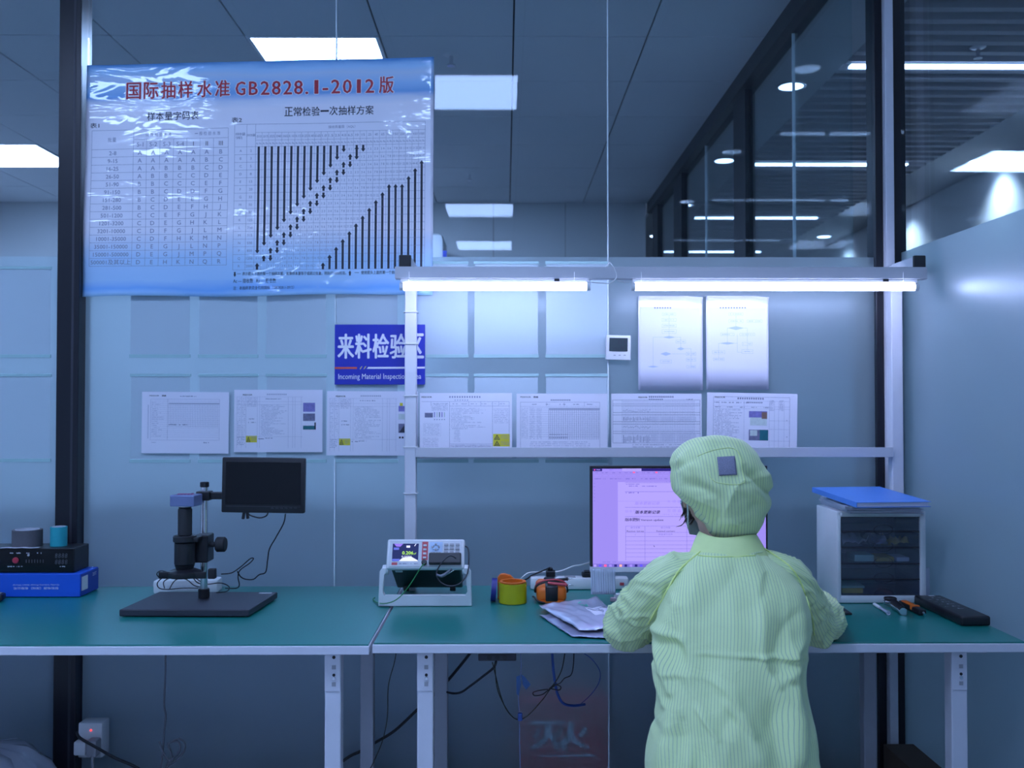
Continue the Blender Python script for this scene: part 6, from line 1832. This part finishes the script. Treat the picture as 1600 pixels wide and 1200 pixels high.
# ---- cap: outline of the gathered bouffant cap as seen, grown into a full bag
capo = [(1102, 682.5), (1126, 682), (1151, 685), (1168, 693), (1180, 706), (1187, 720), (1197, 740), (1203, 757), (1199, 770), (1201, 785), (1195, 802), (1188, 820), (1176, 835), (1161, 847), (1144, 852), (1126, 850), (1109, 838),
        (1100, 818), (1090, 806), (1082, 794), (1064, 778), (1053, 763), (1050, 742), (1048, 722), (1054, 710), (1063, 701), (1076, 690), (1090, 684)]
HC = at(1126, 757, 2.330)
KX = 2.330 / F
cpo = []
for (x, y) in capo: cpo.append((math.atan2(-(y - 757), x - 1126), math.hypot(x - 1126, y - 757) * KX))
cpo.sort()
def crad(a):
    a = (a + PI) % (2 * PI) - PI
    n = len(cpo)
    for k in range(n):
        a0, r0 = cpo[k]; a1, r1 = cpo[(k + 1) % n]
        if k == n - 1: a1 += 2 * PI
        aa = a if a >= a0 else a + 2 * PI
        if a0 <= aa <= a1:
            f = (aa - a0) / max(1e-6, a1 - a0); f = f * f * (3 - 2 * f) * .5 + f * .5
            return r0 + (r1 - r0) * f
    return cpo[0][1]
CF = [((1050, 731), (1078, 722), -.012, 6), ((1060, 722), (1090, 730), .008, 7), ((1166, 733), (1198, 768), -.014, 7), ((1178, 726), (1204, 760), .008, 6), ((1176, 752), (1196, 790), .006, 7), ((1068, 738), (1080, 752), .006, 8),
      ((1090, 770), (1120, 800), .004, 9), ((1125, 818), (1165, 815), .005, 7), ((1188, 785), (1165, 805), -.006, 7), ((1095, 745), (1140, 775), .005, 8), ((1075, 755), (1110, 765), -.007, 7), ((1058, 760), (1095, 790), .006, 9), ((1150, 765), (1190, 772), .005, 8), ((1140, 690), (1170, 705), -.003, 6)]
nu, nv = 120, 84
PHM = math.radians(140)
def cap_pt(i, j):
    a = 2 * PI * i / nu
    ph = PHM * j / (nv - 1)
    r = crad(a)
    s = math.sin(ph)
    # the bag narrows to the face band on the far side
    dep = .112
    rr = r * (s ** .82 if ph < PI / 2 else .80 + .20 * s if True else s)
    if ph > PI / 2: rr = r * (1 - .24 * ((ph - PI / 2) / (PHM - PI / 2)) ** 1.5)
    y = -dep * math.cos(ph) if ph < PI / 2 else (.10 + .075 * math.sin(a)) * (-math.cos(ph))
    p = HC + Vector((rr * math.cos(a), y, rr * math.sin(a)))
    # lower left: the rim runs in, leaving hair and neck bare
    k = .006 * noise.noise(Vector((math.cos(a) * 2.2, math.sin(a) * 2.2, ph * 2.5))) * s
    rg = 1 - abs(noise.noise(Vector((p.x * 9 + 4, p.z * 11, p.y * 6))))
    k += .005 * (max(0, rg - .7) / .3) ** 2 * min(1, 1.25 - s * .8)
    pr = .0025 * math.sin(a * 26 + 2 * noise.noise(Vector((a * 2, ph, 3)))) * max(0, (ph - 1.9)) / .55
    if ph < PI * .6:
        px, py = proj(p)
        for q0, q1, amp, w in CF:
            d, tt = segd(px, py, q0, q1)
            if d < 3 * w: k += amp * math.exp(-(d / w) ** 2) * (.5 + .5 * math.sin(PI * min(1, max(0, tt)))) * min(1, 1.2 - s * .35)
    n = (p - HC).normalized()
    return p + n * (k + pr)
b = MB()
cc = {(i, j): cap_pt(i, j) for i in range(nu) for j in range(nv)}
ca, sa = math.cos(.10), math.sin(.10)
def cap_uv(i, j):
    p = cc[(i % nu, j)] - HC
    s = math.copysign(math.asin(max(-1, min(1, p.x / .125))) * .118, p.x)
    return (s * ca + p.z * sa * .9, p.z)
b.grid(lambda i, j: cc[(i, j)], nu, nv, closed_u=True, uvfn=cap_uv)
cap = b.build('cap', M['suit'], person, smooth=True)
rim = [cc[(i, nv - 1)] for i in range(0, nu, 2)]
b = MB(); b.tube(rim, .0045, 8, closed=True); b.build('elastic_rim', M['suit_plain'], cap, smooth=True)

# things lying on the cloth: seams, patch
def bvh(o):
    me = o.data; mw = W(o)
    return BVHTree.FromPolygons([mw @ v.co for v in me.vertices], [p.vertices for p in me.polygons])
T_coat, T_l, T_r, T_cap, T_col = bvh(coat), bvh(sl), bvh(sr), bvh(cap), bvh(cl_)
def hit(px, py, trees, off=.001):
    d = ray(px, py).normalized(); best = None
    for t_ in trees:
        h = t_.ray_cast(CAM_O, d)
        if h[0] is not None and (best is None or h[3] < best[3]): best = h
    if best is None: return None
    n = best[1] if best[1].dot(d) < 0 else -best[1]
    return best[0] + n * off
def seam(pts, trees, name, parent, r=.0016, m='seam', n=40, off=.0006):
    c = catmull([Vector((x, y, 0)) for x, y in pts], 8)
    q = [hit(p.x, p.y, trees, off) for p in c]
    q = [p for p in q if p is not None]
    b = MB(); b.tube(q, r, 6); return b.build(name, M[m], parent, smooth=True)
ALL = [T_coat, T_l, T_r]
seam([(1107, 851), (1096, 861), (1080, 874), (1058, 895), (1036, 935), (1022, 958), (1013, 975)], ALL, 'raglan_seam', coat, .0026)
seam([(1182, 850), (1205, 864), (1235, 886), (1252, 912), (1262, 942), (1270, 970), (1272, 992)], ALL, 'raglan_seam', coat, .0020)
seam([(1091, 868), (1115, 870), (1145, 870), (1180, 868)], [T_coat, T_col], 'collar_seam', coat, .0016)
seam([(1090, 713), (1102, 708), (1118, 703), (1140, 700), (1152, 705), (1158, 718), (1160, 736), (1164, 752)], [T_cap], 'panel_seam', cap, .0009, 'suit_plain')
seam([(1107, 740), (1116, 752), (1134, 756), (1152, 757), (1164, 753)], [T_cap], 'panel_seam', cap, .0009, 'suit_plain')
b = MB(); b.grid(lambda i, j: hit(1120 + 28 * i / 10 + 3.5 * j / 10, 714.5 - 1.5 * i / 10 + 29 * j / 10, [T_cap], .0012), 11, 11); b.build('mesh_patch', M['mesh_grey'], cap, smooth=True, solid=.0008)

# ---- body (head, neck, arms, hands, legs) as one continuous skin
def limb(b, rows_, n=20, k=8, end=True):
    m = (len(rows_) - 1) * k + 1
    P_ = [interp(rows_, t / k) for t in range(m)]
    pts, rs = [Vector(p[:3]) for p in P_], [max(.002, p[3]) for p in P_]
    d0, d1 = (pts[0] - pts[1]).normalized(), (pts[-1] - pts[-2]).normalized()
    pts = [pts[0] + d0 * rs[0] * .6] + pts + [pts[-1] + d1 * rs[-1] * .45, pts[-1] + d1 * rs[-1] * .75]
    rs = [rs[0] * .5] + rs + [rs[-1] * .8, rs[-1] * .35]
    b.tube(pts, rs, n)
b = MB()
HD = Vector((HC.x - .008, 2.385, HC.z - .014))
YAW, PIT = math.radians(14), math.radians(-14)
RH = Matrix.Rotation(YAW, 3, 'Z') @ Matrix.Rotation(PIT, 3, 'X')      # local: +y face, +z crown
def head(i, j):
    th = 2 * PI * i / 64; ph = PI * j / 40
    x, y, z = math.sin(ph) * math.sin(th), math.sin(ph) * math.cos(th), math.cos(ph)
    p = Vector((.074 * x, .092 * y, .112 * z))
    f = max(0, y)
    if z < 0: p.x *= 1 - .28 * (-z) ** 1.4; p.y *= (1 - .10 * (-z)) if y > 0 else (1 - .30 * (-z))
    def bump(cx, cz, w, h, amp): return amp * f * math.exp(-((p.x - cx) / w) ** 2 - ((p.z - cz) / h) ** 2)
    p.y += bump(0, -.022, .011, .020, .020) + bump(0, -.036, .012, .009, .010)          # nose
    p.y += bump(0, .014, .04, .012, .004) - bump(.030, -.002, .015, .012, .007) - bump(-.030, -.002, .015, .012, .007)   # brow, eye hollows
    p.y += bump(0, -.060, .020, .006, .005) + bump(0, -.070, .018, .006, .005) + bump(0, -.098, .022, .014, .008)         # lips, chin
    p.y += bump(.038, -.035, .02, .02, .004) + bump(-.038, -.035, .02, .02, .004)
    return HD + RH @ p
g = b.grid(head, 64, 41, closed_u=True)
for s in (-1, 1):       # ears
    e0 = HD + RH @ Vector((s * .073, -.006, -.012))
    pts = [e0 + RH @ Vector(q) for q in ((0, .012, -.026), (s * .006, .004, -.030), (s * .012, -.010, -.014), (s * .015, -.016, .008), (s * .012, -.008, .024), (s * .006, .006, .022), (0, .012, .006))]
    b.tube(pts, .0065, 8, smooth=3)
    b.cyl(e0 + RH @ Vector((-s * .01, 0, 0)), e0 + RH @ Vector((s * .006, -.004, 0)), .018, n=12)
nk = at(1142, 850, 2.29)
limb(b, [(HD.x + .002, HD.y - .020, HD.z - .045, .052), (nk.x - .014, 2.355, nk.z + .030, .048), (nk.x - .004, 2.318, nk.z - .01, .048), (nk.x + .004, 2.290, nk.z - .06, .056)])
tr = [(.515, 2.11, .565, .110), (.512, 2.14, .68, .090), (.513, 2.185, .80, .085), (.515, 2.225, .90, .080), (nk.x + .004, 2.275, nk.z - .07, .060)]
limb(b, tr, 28)
def arm(path, shoulder):
    rr = [(*shoulder, .030)] + [(p[0], p[1], p[2], f) for p, f in zip(path[2:], (.043, .038, .036, .034, .029, .025))]
    limb(b, rr)
arm(LA, (.425, 2.28, nk.z - .10)); arm(RA, (.645, 2.28, nk.z - .10))
def hand(base, fwd, palm_up, side, curl, spread=1.0):
    """base: wrist; fwd: pointing direction; side +1 = right hand (thumb to the left)"""
    fwd = Vector(fwd).normalized(); up = Vector(palm_up); up = (up - fwd * up.dot(fwd)).normalized(); lat = fwd.cross(up)     # lat: to the right
    L = lambda x, y, z: base + lat * x + fwd * y + up * z
    s = side
    limb(b, [(*L(0, -.03, 0), .025), (*L(0, .0, 0), .025), (*L(0, .02, .001), .022)], 14, 4)
    for k, x in enumerate((-.028, -.0095, .0095, .027)):            # palm as four metacarpals grown together
        limb(b, [(*L(x * .55, .0, 0), .015), (*L(x * .8, .035, .002), .0145), (*L(x, .075, .003), .0125)], 12, 4)
    for k, (x, ln) in enumerate(((-.029, .066), (-.0097, .076), (.0097, .071), (.0275, .056))):
        ln_ = (ln if s > 0 else (.056, .071, .076, .066)[k])
        c0 = curl * (.8 + .12 * k)
        pts = []
        q = L(x, .073, .003); a = -.10; rr = .0092
        pts.append((*q, rr)); dirx = x * 1.6 * spread
        for seg, fr_ in enumerate((.45, .30, .25)):
            a -= c0 * (.5, .75, .5)[seg]
            q = q + (fwd * math.cos(a) + up * math.sin(a) + lat * dirx).normalized() * ln_ * fr_
            rr -= .0009; pts.append((*q, rr))
        limb(b, pts, 12, 5)
    tx = -s
    limb(b, [(*L(tx * .016, .012, -.002), .013), (*L(tx * .036, .034, -.006), .0115), (*L(tx * .050, .058, -.012), .0098), (*L(tx * .050, .080, -.018), .0084)], 12, 5)
lw, rw = Vector(LA[-1][:3]), Vector(RA[-1][:3])
hand(lw + Vector((.010, .032, -.006)), (.25, 1, -.12), (0, 0, 1), -1, .45)
hand(rw + Vector((.004, .030, .004)), (.10, 1, -.14), (0, 0, 1), 1, .55)
# legs under the bench, feet on the floor
for s, kx in ((-1, .462), (1, .60)):
    limb(b, [(.515 + s * .085, 2.11, .555, .082), (.518 + s * .085, 2.30, .560, .068), (kx, 2.52, .545, .056), (kx, 2.575, .50, .052), (kx, 2.55, .30, .046), (kx, 2.52, .10, .034)], 24)
    limb(b, [(kx, 2.50, .060, .034), (kx, 2.60, .045, .030), (kx, 2.68, .038, .024)], 16)
body = b.build('body', M['skin'], person, smooth=True)
rm = body.modifiers.new('remesh', 'REMESH'); rm.mode = 'VOXEL'; rm.voxel_size = .0045; rm.use_smooth_shade = True
sm = body.modifiers.new('smooth', 'SMOOTH'); sm.iterations = 4; sm.factor = .5
# eyes, brows
for s in (-1, 1):
    e = HD + RH @ Vector((s * .030, .077, -.002))
    b = MB(); b.lathe([(.0001, -.010), (.007, -.007), (.010, 0), (.007, .007), (.0001, .010)], Matrix.Translation(e), 16); ey = b.build('eye', M['white_plastic'], body, smooth=True)
    b = MB(); f_ = RH @ Vector((0, 1, 0)); b.cyl(e + f_ * .0085, e + f_ * .0105, .0042, n=14); b.build('iris', M['hair'], body, smooth=True) if False else b.build('pupil', M['hair'], body, smooth=40)
    b = MB(); b.tube([HD + RH @ Vector((s * x, .088 - .12 * (x - .02), z)) for x, z in ((.014, .016), (.026, .021), (.044, .016))], .0022, 6, smooth=4); b.build('eyebrow', M['hair'], body, smooth=True)
# mask with ear loops
def maskp(i, j):
    th = -.9 + 1.8 * i / 24; z = -.020 - .085 * j / 12
    r = .096 * (1 - .10 * max(0, (-z - .05) / .05))
    return HD + RH @ Vector((.080 * math.sin(th) * (1 - .2 * j / 12), r * math.cos(th) + .012 * math.exp(-(th / .35) ** 2), z))
b = MB(); b.grid(maskp, 25, 13); mk = b.build('face_mask', M['mask'], person, smooth=True, solid=.0015)
for s in (-1, 1):
    pts = [HD + RH @ Vector(q) for q in ((s * .068, .045, -.030), (s * .077, .012, -.018), (s * .083, -.014, .006), (s * .084, -.026, -.016), (s * .078, -.012, -.052), (s * .060, .036, -.088))]
    b = MB(); b.tube(pts, .0020, 6, smooth=5); b.build('ear_loop', M['mask'], mk, smooth=True)
# hair: tucked in the cap, strands slipping out beside the left cheek and at the nape
b = MB()
def hairp(i, j):
    th = 2 * PI * i / 48; ph = (PI * .62) * j / 24
    x, y, z = math.sin(ph) * math.sin(th), math.sin(ph) * math.cos(th), math.cos(ph)
    return HD + RH @ Vector((.078 * x, .092 * y * (.80 if y > 0 else 1.0) - .008, (.100 if z > 0 else .112) * z + .002))
b.grid(hairp, 48, 25, closed_u=True); hr = b.build('hair', M['hair'], person, smooth=True)
random.seed(3)
b = MB()
for k in range(26):
    f = k / 25
    x0, y0 = 1068 + 18 * f, 772 + 20 * f
    ln = 40 - 16 * f + random.uniform(-6, 6)
    Y = 2.385 + random.uniform(-.012, .012) + .01 * (1 - f)
    bend = random.uniform(-3, 1)
    pts = [at(x0, y0 - 6, Y), at(x0 + 1.5, y0 + ln * .35, Y), at(x0 + 2.5 + bend, y0 + ln * .7, Y + .002), at(x0 - 2 + bend * 2, y0 + ln, Y + .004)]
    b.tube(pts, [.0024, .0024, .0018, .0005], 5, smooth=4)
b.build('loose_strands', M['hair'], hr, smooth=True)
b = MB()
for k in range(3):
    b.tube([at(1074, 806, 2.386), at(1068 - k, 818 + k, 2.388), at(1060 - 2 * k, 822 + k * .6, 2.39)], [.0014, .0010, .0004], 5, smooth=4)
b.build('loose_strands', M['hair'], hr, smooth=True)
# trousers and shoes
for s, kx in ((-1, .462), (1, .60)):
    b = MB(); limb(b, [(.515 + s * .075, 2.12, .560, .080), (.518 + s * .085, 2.30, .565, .076), (kx, 2.52, .548, .066), (kx, 2.585, .50, .062), (kx, 2.555, .30, .060), (kx, 2.53, .12, .056)], 24)
    b.build('trouser_leg', M['trouser'], person, smooth=True)
    b = MB()
    def shoe(i, j):
        th = 2 * PI * i / 28; v = j / 12; y = 2.465 + .265 * v
        w_ = .042 * (1 - .35 * (2 * v - .7) ** 2) * (1 if v < .97 else .6)
        h = .085 - .045 * max(0, v - .25) / .75
        return Vector((kx + w_ * math.cos(th), y + (.012 if v in (0.0,) else 0), .002 + h * .5 + h * .5 * math.copysign(abs(math.sin(th)) ** .6, math.sin(th))))
    g = b.grid(shoe, 28, 13, closed_u=True); b.bm.faces.new(g[0][::-1]); b.bm.faces.new(g[-1]); b.build('shoe', M['shoe'], person, smooth=60)

# stool (below the frame) and mouse under the right hand
t = thing('stool', 'round black stool under the seated person', 'stool', (.515, 2.08, 0))
T = Matrix.Translation((.515, 2.08, 0))
b = MB(); b.lathe([(.17, .415), (.185, .425), (.185, .450), (.165, .462)], T, 40); b.build('seat', M['black_soft'], t, smooth=40)
b = MB(); b.cyl((.515, 2.08, .07), (.515, 2.08, .414), .024, n=20); b.build('column', M['chrome'], t, smooth=40)
for k in range(5):
    a = 2 * PI * k / 5 + .3; d = Vector((math.cos(a), math.sin(a), 0))
    b = MB(); b.tube([Vector((.515, 2.08, .085)), Vector((.515, 2.08, .055)) + d * .25], [.02, .014], 10); lg = b.build('base_leg', M['black'], t, smooth=40)
    b = MB(); q = Vector((.515, 2.08, .024)) + d * .25; b.cyl(q - Vector((-d.y, d.x, 0)) * .012, q + Vector((-d.y, d.x, 0)) * .012, .0235, n=18); b.build('castor', M['black_soft'], lg, smooth=40)
t = thing('computer_mouse', 'black mouse under the right hand of the person', 'mouse', (.895, 2.855, TZ + .007))
b = MB()
def mouse(i, j):
    th = 2 * PI * i / 32; ph = PI / 2 * j / 8
    return Vector((.893 + .030 * math.cos(th) * math.cos(ph) ** .5, 2.858 + .050 * math.sin(th) * math.cos(ph) ** .5, TZ + .0072 + .022 * math.sin(ph)))
g = b.grid(mouse, 32, 9, closed_u=True); b.bm.faces.new(g[0][::-1]); b.build('shell', M['black'], t, smooth=50)
b = MB(); b.cyl((.890, 2.885, TZ + .026), (.896, 2.885, TZ + .026), .006, n=14); b.build('wheel', M['grey_plastic'], t, smooth=40)
